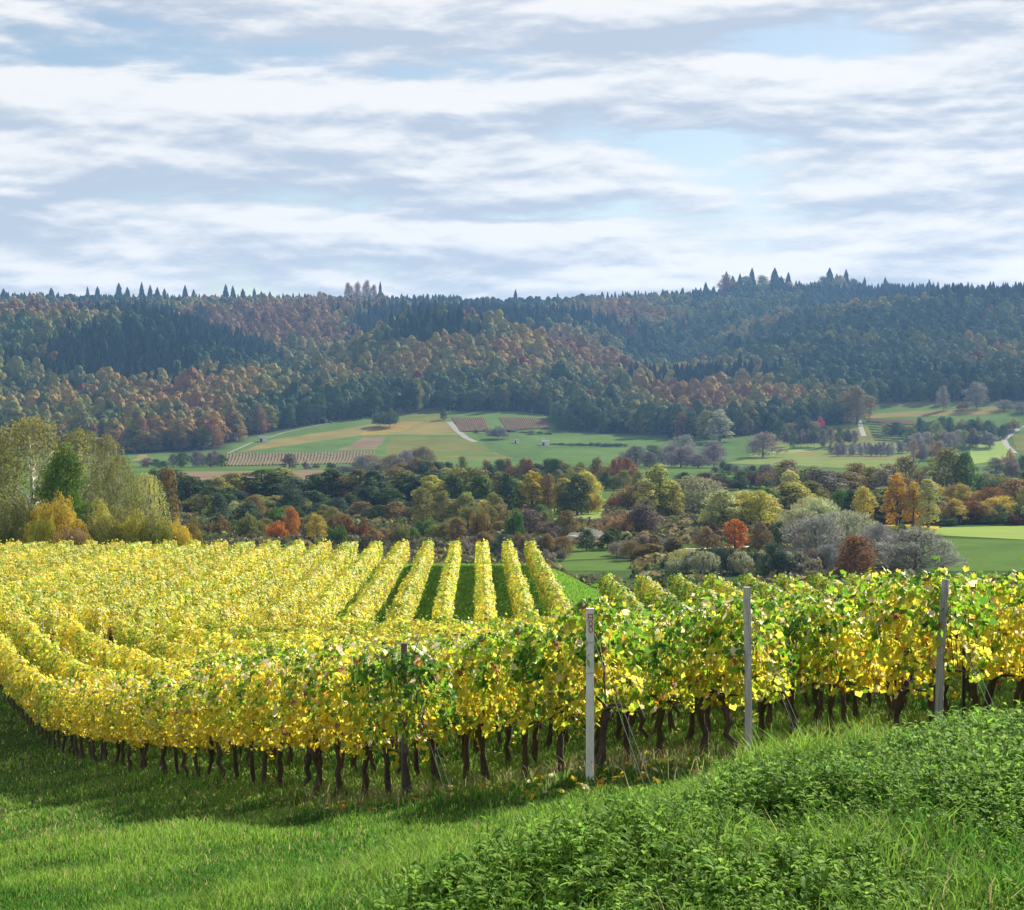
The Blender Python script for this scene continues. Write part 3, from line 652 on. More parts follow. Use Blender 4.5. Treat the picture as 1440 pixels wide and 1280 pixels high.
def T(px, ytop, d, wpx, kind, colr, where, label=None, zoff=0):
    """a tree standing on the ground at distance d, its top reaching the photo row ytop, crown wpx wide"""
    global _tn
    _tn += 1; X = (px - CX) / FPX * d; z = gz(X, d); h = (HY - ytop) / FPX * d - z; h = max(h, 1.0)
    i = (_tn * 7 + int(px)) % len(P[kind]); c, t = P[kind][i]; W, H = DIM[(kind, i)]
    nm, kn = KN[kind]; cat = 'shrub' if nm == 'shrub' else 'tree'
    if not label: label = '%s %s %s' % (WORDS[colr], kn, where)
    r = random.Random(_tn)
    o = thing(nm, label, cat, (X, d, z), r.uniform(0, 6.28), cat + 's ' + where)
    s = wpx / FPX * d / W; o.scale = (s, s, h / H)
    cr = obj('crown', c, o); b = COL[colr]; v = r.uniform(.88, 1.14); cr.color = (b[0] * v * r.uniform(.92, 1.08), b[1] * v, b[2] * v * r.uniform(.85, 1.15), 1)
    obj('trunk', t, o)
    return o
# ------------------------------------------------------------------ fields, tracks and slopes across the valley (draped on the ground)
F_green = field_mat('meadow_green', (.075, .135, .035), (.125, .185, .05)); F_pale = field_mat('meadow_pale', (.13, .18, .05), (.21, .24, .07)); F_dark = field_mat('meadow_dark', (.075, .13, .035), (.11, .175, .045), .12)
F_tan = field_mat('stubble_tan', (.17, .15, .055), (.26, .21, .075)); F_gold = field_mat('vine_gold', (.22, .165, .05), (.32, .225, .065)); F_olive = field_mat('vine_olive', (.11, .13, .035), (.19, .18, .05))
F_brown = field_mat('field_brown', (.15, .11, .07), (.24, .18, .11)); F_maroon = field_mat('field_maroon', (.10, .055, .04), (.16, .09, .055)); F_lite = field_mat('fairway_light', (.20, .28, .07), (.27, .34, .09)); F_yel = field_mat('vine_yellow', (.40, .33, .05), (.52, .42, .07))
def quad_pts(c, nu, nv):
    (x0, y0), (x1, y1), (x2, y2), (x3, y3) = c; out = np.zeros((nv, nu, 2))
    A, B, C_, D = [np.array(hit(*q)) for q in c]
    for j, v in enumerate(np.linspace(0, 1, nv)):
        for i, u in enumerate(np.linspace(0, 1, nu)): out[j, i] = (A * (1 - u) + B * u) * (1 - v) + (D * (1 - u) + C_ * u) * v
    return out
_lift = [0.03]
def patch(name, c, mat, wob=1.5):
    q = quad_pts(c, 30, 30); _lift[0] += .004
    q = q + wob * np.stack([fbm(q[..., 0] / 9, q[..., 1] / 14, 31), fbm(q[..., 0] / 9, q[..., 1] / 14, 35)], -1)
    Z = ground(q[..., 0], q[..., 1]) + (_lift[0] if q[0, 0, 1] > 450 else .02 + .1 * _lift[0]); V = np.concatenate([q, Z[..., None]], -1).reshape(-1, 3); ix = np.arange(900).reshape(30, 30)
    a = Acc(); a.add(V, np.stack([ix[:-1, :-1], ix[1:, :-1], ix[1:, 1:], ix[:-1, 1:]], -1).reshape(-1, 4))
    return tag(obj(name, a.mesh(name, mat, True)), kind='structure')
def ribbon(name, pts, wid, mat):
    Q = np.array([hit(*p) for p in pts]); k = np.linspace(0, len(Q) - 1, 40); C_ = np.stack([np.interp(k, range(len(Q)), Q[:, i]) for i in (0, 1)], 1); t = unit(np.gradient(C_, axis=0)); nv = np.stack([-t[:, 1], t[:, 0]], 1)
    _lift[0] += .005; rows = []
    for e in (-.5, .5): xy = C_ + nv * wid * e; rows.append(np.concatenate([xy, (ground(xy[:, 0], xy[:, 1]) + _lift[0] + .03)[:, None]], 1))
    V = np.concatenate(rows); i = np.arange(39)[:, None]; a = Acc(); a.add(V, i + np.array([[0, 1, 41, 40]])); return tag(obj(name, a.mesh(name, mat)), kind='structure')
ROWS = Acc()
def ridges(c, n, colr, gap=True, h=1.3, wd=.9):
    q = quad_pts(c, n, 26); r = np.random.default_rng(n)
    for i in range(n):
        L = q[:, i] + r.normal(size=(26, 2)) * .12; t = unit(np.gradient(L, axis=0)); nv = np.stack([-t[:, 1], t[:, 0]], 1); z = ground(L[:, 0], L[:, 1]); hh = h * r.uniform(.75, 1.2, 26)
        A = np.concatenate([L - nv * wd / 2, z[:, None]], 1); A2 = np.concatenate([L - nv * wd * .35, (z + hh)[:, None]], 1); B2 = np.concatenate([L + nv * wd * .35, (z + hh)[:, None]], 1); B = np.concatenate([L + nv * wd / 2, z[:, None]], 1)
        V = np.concatenate([A, A2, B2, B]); j = np.arange(25)[:, None]; F = np.concatenate([j + np.array([[k * 26, k * 26 + 1, k * 26 + 27, k * 26 + 26]]) for k in range(3)])
        ROWS.add(V, F, np.array(colr) * r.uniform(.75, 1.25, (104, 1)))
patch('meadow', [(470, 592), (640, 576), (775, 660), (318, 650)], F_green)
patch('meadow', [(552, 578), (623, 573), (633, 592), (517, 592)], F_olive)
patch('field', [(385, 618), (544, 593), (502, 613), (335, 637)], F_tan)
patch('field', [(544, 593), (597, 593), (554, 611), (502, 613)], F_gold)
patch('field', [(598, 593), (631, 594), (649, 613), (555, 611)], F_tan)
patch('field', [(549, 615), (652, 615), (724, 645), (530, 652)], F_olive)
patch('field', [(510, 615), (544, 615), (528, 632), (475, 634)], F_brown)
patch('field', [(320, 639), (526, 636), (518, 652), (312, 656)], F_brown)
patch('field', [(250, 664), (465, 661), (450, 676), (230, 680)], F_brown)
patch('meadow', [(638, 582), (778, 583), (779, 604), (650, 612)], F_green)
patch('field', [(637, 588), (680, 588), (688, 608), (648, 608)], F_brown); patch('field', [(703, 588), (767, 590), (772, 603), (715, 607)], F_brown)
patch('meadow', [(727, 614), (940, 611), (930, 627), (740, 629)], F_green); patch('meadow', [(777, 631), (884, 630), (867, 652), (757, 641)], F_green); patch('meadow', [(673, 617), (722, 618), (757, 636), (722, 638)], F_dark)
ridges([(320, 639), (526, 636), (518, 652), (312, 656)], 46, (.17, .14, .075), h=.55); ridges([(637, 588), (680, 588), (688, 608), (648, 608)], 16, (.18, .12, .065), h=.55); ridges([(703, 588), (767, 590), (772, 603), (715, 607)], 22, (.17, .115, .065), h=.55)
patch('meadow', [(1225, 559), (1350, 562), (1350, 580), (1215, 582)], F_green); patch('field', [(1240, 567), (1330, 567), (1330, 571), (1240, 572)], F_brown)
patch('field', [(1215, 583), (1412, 572), (1412, 583), (1217, 589)], F_tan); patch('field', [(1219, 589), (1285, 592), (1292, 598), (1222, 594)], F_maroon)
patch('meadow', [(1100, 600), (1300, 598), (1330, 640), (1060, 640)], F_olive); patch('field', [(1219, 596), (1297, 601), (1320, 626), (1230, 620)], F_green)
ridges([(1219, 594), (1230, 620), (1322, 626), (1300, 600)], 8, (.2, .2, .08), h=.8)
patch('meadow', [(1080, 626), (1290, 624), (1262, 662), (1020, 652)], F_pale); patch('meadow', [(1070, 632), (1150, 628), (1140, 637), (1050, 640)], F_lite); patch('field', [(1121, 636), (1256, 641), (1252, 647), (1110, 641)], F_tan)
patch('meadow', [(1365, 626), (1414, 620), (1428, 642), (1360, 654)], F_lite); patch('field', [(1424, 612), (1490, 606), (1490, 640), (1428, 634)], F_olive)
ribbon('track', [(1438, 600), (1424, 609), (1412, 619), (1416, 628), (1428, 638)], 3.2, M_track); ribbon('track', [(1208, 592), (1211, 603), (1215, 614)], 3.0, M_track); ribbon('road', [(632, 594), (640, 603), (655, 616), (668, 622)], 4.0, M_track); ribbon('track', [(320, 638), (352, 624), (400, 609), (450, 598), (520, 586)], 1.5, M_track)
ribbon('road', [(930, 773), (985, 774), (1030, 772), (1078, 770)], 1.6, M_soil)
patch('meadow', [(1330, 742), (1480, 739), (1480, 761), (1290, 752)], F_lite, 1.6); patch('meadow', [(1290, 757), (1480, 761), (1480, 812), (1315, 812)], F_dark, 1.6); patch('field', [(1245, 737), (1322, 737), (1322, 745), (1238, 746)], F_yel, .3)
patch('meadow', [(775, 715), (855, 711), (852, 729), (768, 736)], F_lite, 1.8); patch('meadow', [(808, 688), (845, 686), (844, 692), (806, 694)], F_lite, 1.8); patch('meadow', [(580, 686), (642, 684), (642, 690), (580, 691)], F_lite, 1.8); patch('meadow', [(785, 764), (880, 762), (870, 785), (780, 790)], F_green, 2.2); patch('meadow', [(780, 791), (900, 787), (900, 815), (780, 815)], F_dark, 2.5)
patch('field', [(196, 640), (207, 640), (207, 648), (180, 650)], F_tan, .8)
tag(obj('vineyard_rows', ROWS.mesh('vineyard_rows', M_forest)), 'fine lines of distant vine rows across the fields below the forest', 'vine rows', None, 'stuff')
# chalky cutting in the valley
r = np.random.default_rng(5); d = 305; X0 = (822 - CX) / FPX * d; a = Acc(); th, ph = np.meshgrid(np.linspace(0, 2 * math.pi, 49), np.linspace(0, math.pi / 2, 12), indexing='ij'); rr = 1 + .6 * fbm(np.cos(th) * 2 + 5, np.sin(th) * 2 + ph * 2, 47)
V = np.stack([X0 + 4.2 * np.cos(th) * np.cos(ph) * rr, d + 2.5 * np.sin(th) * np.cos(ph) * rr, gz(X0, d) - .2 + 2.1 * np.sin(ph) ** 1.3 * rr], -1).reshape(-1, 3); ix = np.arange(49 * 12).reshape(49, 12)
a.add(V, np.stack([ix[:-1, :-1], ix[1:, :-1], ix[1:, 1:], ix[:-1, 1:]], -1).reshape(-1, 4)); tag(obj('chalk_bank', a.mesh('chalk_bank', M_soil)), 'pale bare chalky bank showing between the shrubs in the valley', 'bank', None, 'structure')
# small huts
def hut(px, py, w, dp, h, label, roofmat, d=None):
    X, Y = hit(px, py); z = gz(X, Y); o = thing('hut', label, 'hut', (X, Y, z), R(12)); a = Acc(); a.add(*box(-w / 2, w / 2, -dp / 2, dp / 2, -.4, h)); obj('wall', a.mesh('wall', M_white), o)
    a = Acc(); e = .3; V = [(-w / 2 - e, -dp / 2 - e, h + .003), (w / 2 + e, -dp / 2 - e, h + .003), (w / 2 + e, dp / 2 + e, h + .003), (-w / 2 - e, dp / 2 + e, h + .003), (-w / 2 - e, 0, h + .8), (w / 2 + e, 0, h + .8)]
    a.add(V, [np.array([(0, 1, 5, 4), (2, 3, 4, 5), (0, 3, 2, 1)]), np.array([(1, 2, 5), (0, 4, 3)])]); obj('roof', a.mesh('roof', roofmat), o)
    a = Acc(); a.add(*box(-w * .42, -w * .12, -dp / 2 - .03, -dp / 2 + .05, -.2, h * .78)); obj('door', a.mesh('door', M_door), o)
hut(370, 621, 4.6, 3, 2.2, 'small white hut with a dark doorway on the green field edge', M_roof)
hut(766, 627, 4.4, 3.4, 2.2, 'small shed with a bluish roof beside the hedge in the meadow', M_roof)
hut(726, 624, 2.6, 2.2, 1.9, 'tiny pale hut near the bushes at the edge of the meadow', M_roof)
# white pipe frame over the birches
d = 172; X = (114.5 - CX) / FPX * d; z = gz(X, d); o = thing('pipe_frame', 'white metal pipe frame showing above the birches', 'frame', (X, d, z)); H = (HY - 617) / FPX * d - z
a = Acc(); a.add(*tube([(0, 0, -.3), (0, 0, H)], [.05, .05], 8)); a.add(*tube([(2.1, 0, -.3), (2.1, 0, H)], [.05, .05], 8)); obj('upright', a.mesh('upright', M_white), o)
a = Acc(); a.add(*tube([(-.05, 0, H + .03), (2.15, 0, H + .03)], [.055, .055], 8)); obj('crossbar', a.mesh('crossbar', M_white), o)

# ------------------------------------------------------------------ trees one can tell apart
W1 = 'at the end of the yellow vine field'
for a_ in [
 (46, 584, 158, 150, 'birch', 'straw', 'tall weeping birch with many pale stems at the end of the yellow vine field'), (-14, 590, 160, 110, 'birch', 'straw', 'weeping birch cut off by the photo edge beside the tallest birch'),
 (112, 600, 172, 110, 'birch', 'straw', 'straw-green weeping birch behind the bright green leafy tree'), (92, 622, 151, 82, 'bigtree', 'green', 'bright green leafy tree in front of the weeping birches'),
 (150, 608, 167, 60, 'birch', 'straw', 'arching straw-coloured weeping birch with drooping tips'), (168, 640, 160, 66, 'birch', 'straw', 'low straw-coloured weeping birch between the green tree and the olive bushes'), (205, 664, 162, 58, 'birch', 'pale', 'small drooping birch at the outer end of the birch group'), (128, 668, 158, 90, 'birch', 'straw', 'dense olive drooping birch above the dark bush'),
 (15, 703, 146, 70, 'bigshrub', 'olive', 'brownish bushy shrub at the photo edge under the birches'), (36, 690, 150, 56, 'bigshrub', 'olive', 'olive bushy shrub under the white birch stems'), (78, 689, 145, 74, 'bigshrub', 'yellow', 'golden yellow bushy shrub under the bright green tree'), (62, 716, 143, 40, 'bigshrub', 'lime', 'small yellow-green shrub before the golden shrub'),
 (118, 716, 147, 44, 'bigshrub', 'dark', 'dark shaded shrub between the golden and the olive shrubs'), (158, 700, 146, 72, 'bigshrub', 'olive', 'wide olive shrub beyond the vine rows'), (190, 705, 145, 48, 'bigshrub', 'lime', 'yellow-green shrub beside the wide olive shrub'), (218, 708, 145, 50, 'bigshrub', 'olive', 'olive-tan shrub near the end of the shrub line'), (250, 722, 146, 42, 'bigshrub', 'yellow', 'low yellowish shrub at the end of the shrub line'), (270, 716, 156, 30, 'bigshrub', 'brown', 'thin brownish shrub closing the shrub line'), (100, 735, 141.5, 60, 'bigshrub', 'tan', 'low tan shrub at the foot of the golden shrub'), (140, 690, 152, 50, 'bigshrub', 'lime', 'yellow-green shrub under the drooping birches'),
 (235, 656, 255, 44, 'round', 'brown', 'brown-green rounded tree behind the shrub line'), (222, 680, 230, 50, 'round', 'dark', 'dark green tree behind the shrub line'),
 (388, 731, 305, 28, 'shrub', 'orange', 'small red-orange bush beside the orange trees'), (410, 713, 310, 32, 'round', 'orange', 'bright orange rounded tree beyond the vine field'), (446, 722, 300, 36, 'round', 'yellow', 'orange-yellow rounded tree with a green underside'),
 (925, 652, 372, 44, 'poplar', 'lime', 'tall pale yellow-topped poplar in the valley'), (908, 672, 368, 34, 'poplar', 'pale', 'shorter poplar leaning on the tall yellow-topped one'), (945, 676, 374, 34, 'poplar', 'lime', 'pale poplar stem beside the tall yellow-topped one'),
 (975, 668, 385, 84, 'willow', 'silver', 'big pale grey-green willow beside the poplars'), (1003, 690, 380, 54, 'willow', 'silver', 'lower grey-green willow on the slope of the big willow'),
 (825, 744, 285, 31, 'round', 'dark', 'dark oval tree before the pale chalky bank'), (855, 746, 287, 30, 'oval', 'dark', 'dark oval tree just past the chalky bank'), (862, 742, 292, 28, 'oval', 'dark', 'dark tree half hidden behind the oval trees'),
 (995, 739, 272, 40, 'round', 'brown', 'brown-green rounded tree in front of the dark red one'), (1004, 735, 285, 28, 'round', 'maroon', 'dark red rounded tree behind the brown-green one'), (1034, 729, 278, 36, 'oval', 'orange', 'orange oval tree beside the pale road'), (1070, 732, 277, 38, 'round', 'brown', 'round tree with rusty top and green underside'), (1098, 733, 284, 30, 'round', 'dark', 'small dark green round tree beside the rusty-topped tree'), (1115, 735, 290, 26, 'oval', 'red', 'small reddish tree behind the dark green round tree'),
 (950, 755, 272, 30, 'oval', 'brown', 'brown upright tree before the pale road'), (920, 752, 270, 28, 'oval', 'tan', 'orange-tan upright tree before the pale road'),
 (1205, 749, 226, 72, 'round', 'rust', 'dense rust-green rounded tree right behind the vines'), (1150, 722, 262, 92, 'bare', 'grey', 'big twiggy grey bush behind the vines'), (1192, 716, 285, 78, 'bare', 'silver', 'pale grey twiggy bush behind the rust-green tree'), (1288, 738, 240, 118, 'bare', 'grey', 'broad leafless bush with fanned branches at the golf meadow'), (1238, 735, 262, 58, 'bare', 'grey', 'grey twiggy bush between the rust-green tree and the leafless bush'), (1328, 755, 245, 50, 'bare', 'silver', 'pale leafless bush at the edge of the golf meadow'),
 (1262, 664, 352, 44, 'oval', 'gold', 'golden yellow tree standing over the dark hedge'), (1285, 676, 350, 34, 'oval', 'gold', 'smaller golden tree beside the pale pointed one'), (1306, 673, 346, 30, 'poplar', 'pale', 'pale green pointed tree next to the golden trees'), (1214, 682, 355, 38, 'round', 'yellow', 'yellow-tipped rounded tree among dark trees'),
 (1330, 628, 450, 66, 'round', 'olive', 'big olive rounded tree behind the golden trees'), (1357, 634, 452, 50, 'round', 'green', 'mid green rounded tree touching the big olive one'), (1272, 640, 450, 56, 'round', 'brown', 'brownish rounded tree with yellow fringe behind the golden trees'), (1106, 644, 520, 54, 'round', 'brown', 'brown rounded tree rising from the dark hedge'), (1110, 660, 400, 34, 'oval', 'pale', 'pale cream-green oval tree above the olive trees'),
 (963, 610, 900, 44, 'bare', 'grey', 'smooth domed grey tree at the foot of the forest'), (1012, 575, 1030, 40, 'oval', 'silver', 'tall silvery tree in front of the dark forest'), (1073, 605, 930, 52, 'bare', 'mauve', 'wide mauve thicket below the silvery tree'), (1003, 618, 905, 40, 'bare', 'mauve', 'mauve twiggy tree between the domed tree and the thicket'),
 (1206, 541, 1112, 52, 'round', 'brown', 'large rust-brown beech standing before the forest'), (1327, 541, 1150, 18, 'bare', 'grey', 'slim leafless tree on the upper field'), (1373, 535, 1150, 32, 'bare', 'grey', 'tall leafless tree on the upper field'), (1354, 564, 1148, 18, 'shrub', 'rust', 'small reddish bush below the leafless trees'), (1154, 586, 1082, 13, 'round', 'pink', 'tiny bright pink tree on the terraces'),
 (407, 637, 760, 25, 'oval', 'mauve', 'single dark tree standing alone on the ploughed field'), (548, 573, 1085, 22, 'shrub', 'dark', 'dark clump of bushes on the top meadow'), (624, 575, 1120, 13, 'round', 'dark', 'single dark tree beside the farm road'), (700, 597, 1030, 30, 'shrub', 'grey', 'grey bush clump below the red vineyards'), (535, 576, 1090, 26, 'shrub', 'dark', 'low dark bushes joined to the top meadow clump'),
]: T(*a_[:6], W1 if a_[2] < 175 else 'in the valley beyond the vines', a_[6])
def belt(x0, x1, n, yt, jit, d, dj, wp, kinds, cols, where, seed):
    r = random.Random(seed)
    if seed in (1, 3, 4, 5, 6, 7, 8, 9, 11, 12, 13, 18, 20, 21, 25, 26, 27, 28, 29, 30): n = int(n * 1.35)
    for i in range(n):
        px = lerp(x0, x1, (i + .5 + r.uniform(-.4, .4)) / n); y = (yt[0] + (yt[1] - yt[0]) * (px - x0) / (x1 - x0)) if isinstance(yt, tuple) else yt
        big = 1.25 if seed in (4, 5, 7, 8, 9, 19, 20, 22, 23, 24, 25, 27, 28, 29) else 1.0
        T(px, y - 6 * (big - 1) * 4 + r.uniform(-jit, jit) * 1.4, d + r.uniform(-dj, dj), wp * big * r.uniform(.75, 1.4), r.choice(kinds), r.choice(cols), where)
belt(285, 480, 9, 726, 6, 318, 8, 26, ['round', 'shrub', 'oval'], ['green', 'olive', 'bluegreen', 'brown'], 'in the hollow just beyond the vine field', 1)
belt(285, 350, 4, 698, 6, 335, 8, 38, ['oval', 'round'], ['olive', 'olive', 'pale', 'bluegreen'], 'in the hollow just beyond the vine field', 2)
belt(470, 650, 11, 734, 7, 300, 10, 26, ['oval', 'round', 'shrub'], ['brown', 'rust', 'olive', 'tan', 'green'], 'behind the open ends of the vine rows', 3)
belt(590, 700, 7, 700, 9, 345, 12, 38, ['round', 'oval'], ['olive', 'olive', 'grey', 'lime', 'brown'], 'in the middle of the valley', 4)
belt(640, 800, 12, 726, 9, 318, 14, 28, ['round', 'shrub', 'bare'], ['olive', 'brown', 'mauve', 'tan', 'green', 'olive'], 'in the middle of the valley', 5)
belt(645, 800, 9, 752, 6, 275, 8, 28, ['shrub', 'bare', 'round'], ['brown', 'grey', 'mauve', 'bluegreen'], 'low in the valley behind the vine row ends', 6)
belt(210, 700, 24, 672, 8, 425, 18, 42, ['round', 'oval', 'round'], ['dark', 'dark', 'olive', 'olive', 'bluegreen', 'green', 'brown'], 'in the dark belt across the valley', 7)
belt(240, 560, 14, 700, 8, 395, 10, 36, ['round', 'oval'], ['dark', 'bluegreen', 'dark', 'olive'], 'in the dark belt across the valley', 8)
belt(600, 830, 15, 676, 7, 400, 12, 30, ['oval', 'round', 'oval'], ['dark', 'olive', 'lime', 'green', 'dark', 'yellow', 'tan'], 'in the dark belt across the valley', 9)
belt(815, 845, 4, 692, 4, 395, 5, 18, ['round', 'shrub'], ['lime', 'yellow'], 'at the end of the small bright meadow', 10)
belt(560, 900, 24, 649, 6, 560, 16, 26, ['round', 'round', 'oval'], ['brown', 'dark', 'olive', 'dark', 'brown', 'rust'], 'in the dense brown-green belt below the meadows', 11)
belt(560, 900, 18, 664, 5, 525, 12, 24, ['round', 'shrub'], ['dark', 'dark', 'olive'], 'in the dense brown-green belt below the meadows', 12)
belt(480, 610, 9, (652, 630), 6, 690, 25, 30, ['bare', 'bare', 'round'], ['mauve', 'mauve', 'grey', 'brown'], 'in the leafless thicket below the striped fields', 13)
belt(205, 320, 11, 640, 7, 780, 20, 18, ['bare', 'round', 'bare'], ['mauve', 'dark', 'mauve'], 'by the edge of the ploughed field', 14)
belt(420, 500, 7, 652, 3, 760, 10, 10, ['shrub'], ['mauve', 'dark'], 'by the edge of the ploughed field', 15)
belt(880, 1010, 11, 632, 8, 800, 30, 30, ['bare', 'bare', 'round'], ['mauve', 'grey', 'mauve', 'dark'], 'in the grey thicket under the forest', 16)
belt(1000, 1090, 8, 652, 4, 690, 20, 16, ['bare', 'shrub', 'oval'], ['mauve', 'dark', 'grey'], 'in the grey thicket under the forest', 17)
belt(950, 1110, 12, 668, 8, 540, 15, 34, ['round', 'shrub', 'round'], ['dark', 'dark', 'brown', 'maroon'], 'in the dark hedge between the willow and the terraces', 18)
belt(870, 910, 5, 690, 8, 410, 8, 34, ['bare', 'shrub', 'round'], ['tan', 'mauve', 'rust', 'brown'], 'beside the tall poplars', 19)
belt(860, 915, 6, 722, 10, 325, 10, 34, ['shrub', 'bare', 'round'], ['tan', 'mauve', 'brown', 'rust'], 'beside the tall poplars', 20)
belt(865, 960, 8, 757, 8, 272, 8, 30, ['bare', 'oval', 'shrub'], ['mauve', 'brown', 'pale', 'grey'], 'on the near side of the pale road', 21)
belt(1010, 1085, 10, 702, 8, 345, 8, 42, ['round', 'willow', 'round'], ['yellow', 'lime', 'pale'], 'behind the orange trees', 22)
belt(1060, 1150, 12, 692, 10, 372, 8, 42, ['round', 'round', 'oval'], ['lime', 'olive', 'olive', 'green'], 'behind the orange trees', 23)
belt(1120, 1180, 6, 712, 9, 330, 10, 36, ['willow', 'round', 'bare'], ['silver', 'pale', 'olive'], 'behind the grey twiggy bushes', 24)
belt(940, 1120, 14, 782, 5, 243, 5, 30, ['shrub', 'shrub', 'willow'], ['silver', 'silver', 'pale', 'bluegreen'], 'in the silvery strip just behind the vines', 25)
belt(1080, 1210, 9, 766, 9, 238, 6, 38, ['bare', 'shrub', 'round'], ['grey', 'bluegreen', 'mauve', 'dark'], 'in the grey clump just behind the vines', 26)
belt(1120, 1260, 9, 664, 8, 420, 12, 44, ['round', 'round'], ['brown', 'olive', 'brown', 'grey'], 'in the brown belt behind the golden trees', 27)
belt(1180, 1320, 11, 700, 8, 366, 7, 34, ['round', 'oval'], ['dark', 'dark', 'olive', 'green'], 'in the dark row under the golden trees', 28)
belt(1310, 1470, 13, 690, 9, 382, 10, 36, ['round', 'bare', 'shrub', 'round'], ['olive', 'brown', 'rust', 'yellow', 'tan', 'yellow'], 'on the bank over the golf meadow', 29)
belt(1310, 1470, 12, 708, 6, 362, 5, 30, ['shrub', 'round'], ['maroon', 'dark', 'brown', 'yellow', 'rust'], 'on the bank over the golf meadow', 30)
belt(1310, 1470, 12, 722, 3, 355, 3, 26, ['shrub'], ['dark', 'maroon', 'dark'], 'on the bank over the golf meadow', 31)
belt(1380, 1480, 8, 668, 5, 470, 10, 34, ['round', 'shrub'], ['dark', 'dark', 'olive', 'tan'], 'in the dark hedge above the golf bank', 32)
belt(1285, 1395, 5, 655, 8, 520, 20, 24, ['bare', 'round', 'shrub'], ['grey', 'silver', 'mauve'], 'among the terraced meadows', 33)
belt(1395, 1470, 6, 640, 8, 640, 30, 26, ['bare', 'round', 'shrub'], ['mauve', 'tan', 'grey', 'dark'], 'among the terraced meadows', 34)
belt(1245, 1430, 22, 591, 5, 1035, 25, 20, ['round', 'bare', 'round', 'shrub'], ['dark', 'mauve', 'bluegreen', 'olive', 'dark'], 'in the long thicket across the terraces', 35)
belt(1280, 1400, 12, 606, 4, 985, 12, 18, ['round', 'bare', 'shrub'], ['dark', 'mauve', 'grey', 'olive'], 'in the long thicket across the terraces', 36)
belt(1405, 1470, 6, 566, 4, 1130, 15, 22, ['bare', 'round'], ['mauve', 'grey'], 'in the long thicket across the terraces', 37)
belt(1100, 1210, 10, 601, 3, 990, 10, 14, ['bare', 'bare', 'shrub'], ['mauve', 'mauve', 'dark'], 'on the shaded side of the terraces', 38)
belt(1095, 1160, 7, 590, 6, 1045, 12, 24, ['bare', 'round'], ['mauve', 'brown', 'dark'], 'on the shaded side of the terraces', 39)
belt(1165, 1280, 17, 621, 1.5, 955, 3, 9.5, ['bare'], ['grey', 'mauve'], 'in the orchard line on the terrace', 40)
belt(1175, 1260, 11, 625, 1.5, 940, 3, 9.5, ['bare'], ['grey', 'mauve'], 'in the orchard line on the terrace', 41)
belt(1280, 1340, 7, 622, 5, 900, 15, 16, ['shrub', 'round', 'bare'], ['tan', 'dark', 'grey'], 'at the corner of the orchard terrace', 42)
belt(770, 882, 24, 623.5, 1, 1008, 3, 8, ['shrub', 'bare'], ['dark', 'mauve', 'bluegreen'], 'in the low hedge across the meadow', 43)
belt(660, 780, 14, 606.5, 2, 1066, 5, 11, ['shrub', 'round'], ['mauve', 'grey', 'dark'], 'in the hedge below the red vineyards', 44)
belt(430, 470, 5, 590, 2, 1110, 4, 6, ['shrub'], ['dark', 'olive'], 'on the grassy strip under the forest', 45)
belt(700, 800, 6, 772, 4, 262, 5, 22, ['shrub', 'bare'], ['bluegreen', 'grey', 'mauve'], 'low in the valley behind the vine row ends', 46)
# firs and a few others that stand up from the ridge
for i, (px, yt, wp) in enumerate([(6, 399, 13), (43, 403, 8), (73, 398, 18), (124, 396, 7), (138, 396, 13), (168, 391, 16), (180, 397, 12), (200, 390, 13), (212, 394, 12), (222, 397, 12), (232, 399, 12), (261, 394, 13), (273, 400, 10), (318, 393, 13), (328, 395, 13), (342, 399, 12), (358, 398, 10), (368, 403, 12), (380, 403, 8), (535, 389, 9), (992, 393, 12), (1021, 378, 12), (1040, 381, 15), (1057, 373, 17), (1089, 373, 18), (1108, 379, 14), (1134, 394, 6), (1166, 373, 16), (1189, 375, 15), (1215, 386, 9), (1244, 386, 9), (1306, 389, 10), (1318, 392, 8), (1352, 395, 9), (1374, 396, 8), (1407, 398, 9), (1437, 403, 6), (430, 406, 8), (725, 403, 9), (1030, 384, 13), (1098, 384, 12), (1176, 381, 12), (960, 400, 7)]):
    T(px, yt + (7 if px < 700 else 4), 2235 + (i * 37) % 40, wp * (.95 if i % 3 else 1.2), 'spruce', 'bluegreen', 'standing up from the skyline')
for px, yt, wp, kd, cn in [(1048, 388, 26, 'round', 'dark'), (1072, 386, 26, 'round', 'olive'), (1096, 390, 24, 'oval', 'dark'), (1158, 388, 24, 'round', 'dark'), (1180, 387, 24, 'round', 'olive'), (1200, 391, 22, 'round', 'dark'), (490, 396, 14, 'bare', 'rust'), (503, 394, 14, 'bare', 'rust'), (516, 393, 14, 'bare', 'rust'), (526, 399, 12, 'bare', 'rust'), (1020, 386, 24, 'round', 'rust'), (1110, 396, 20, 'round', 'tan'), (1125, 398, 16, 'round', 'tan'), (1145, 397, 20, 'round', 'olive'), (1034, 396, 22, 'round', 'tan')]:
    T(px, yt, 2228, wp, kd, cn, 'standing up from the skyline')
belt(798, 848, 7, 762, 3, 296, 4, 20, ['shrub', 'bare', 'shrub'], ['brown', 'tan', 'olive'], 'round the pale chalky bank', 50)
belt(790, 860, 7, 738, 4, 318, 4, 24, ['shrub', 'bare', 'round'], ['brown', 'tan', 'olive', 'mauve'], 'round the pale chalky bank', 51)
belt(275, 610, 17, 706, 8, 366, 8, 36, ['round', 'oval', 'round'], ['dark', 'bluegreen', 'dark', 'olive', 'brown'], 'in the dark belt across the valley', 52)
belt(275, 480, 9, 716, 7, 340, 8, 30, ['round', 'shrub'], ['dark', 'olive', 'bluegreen', 'green'], 'in the dark belt across the valley', 53)
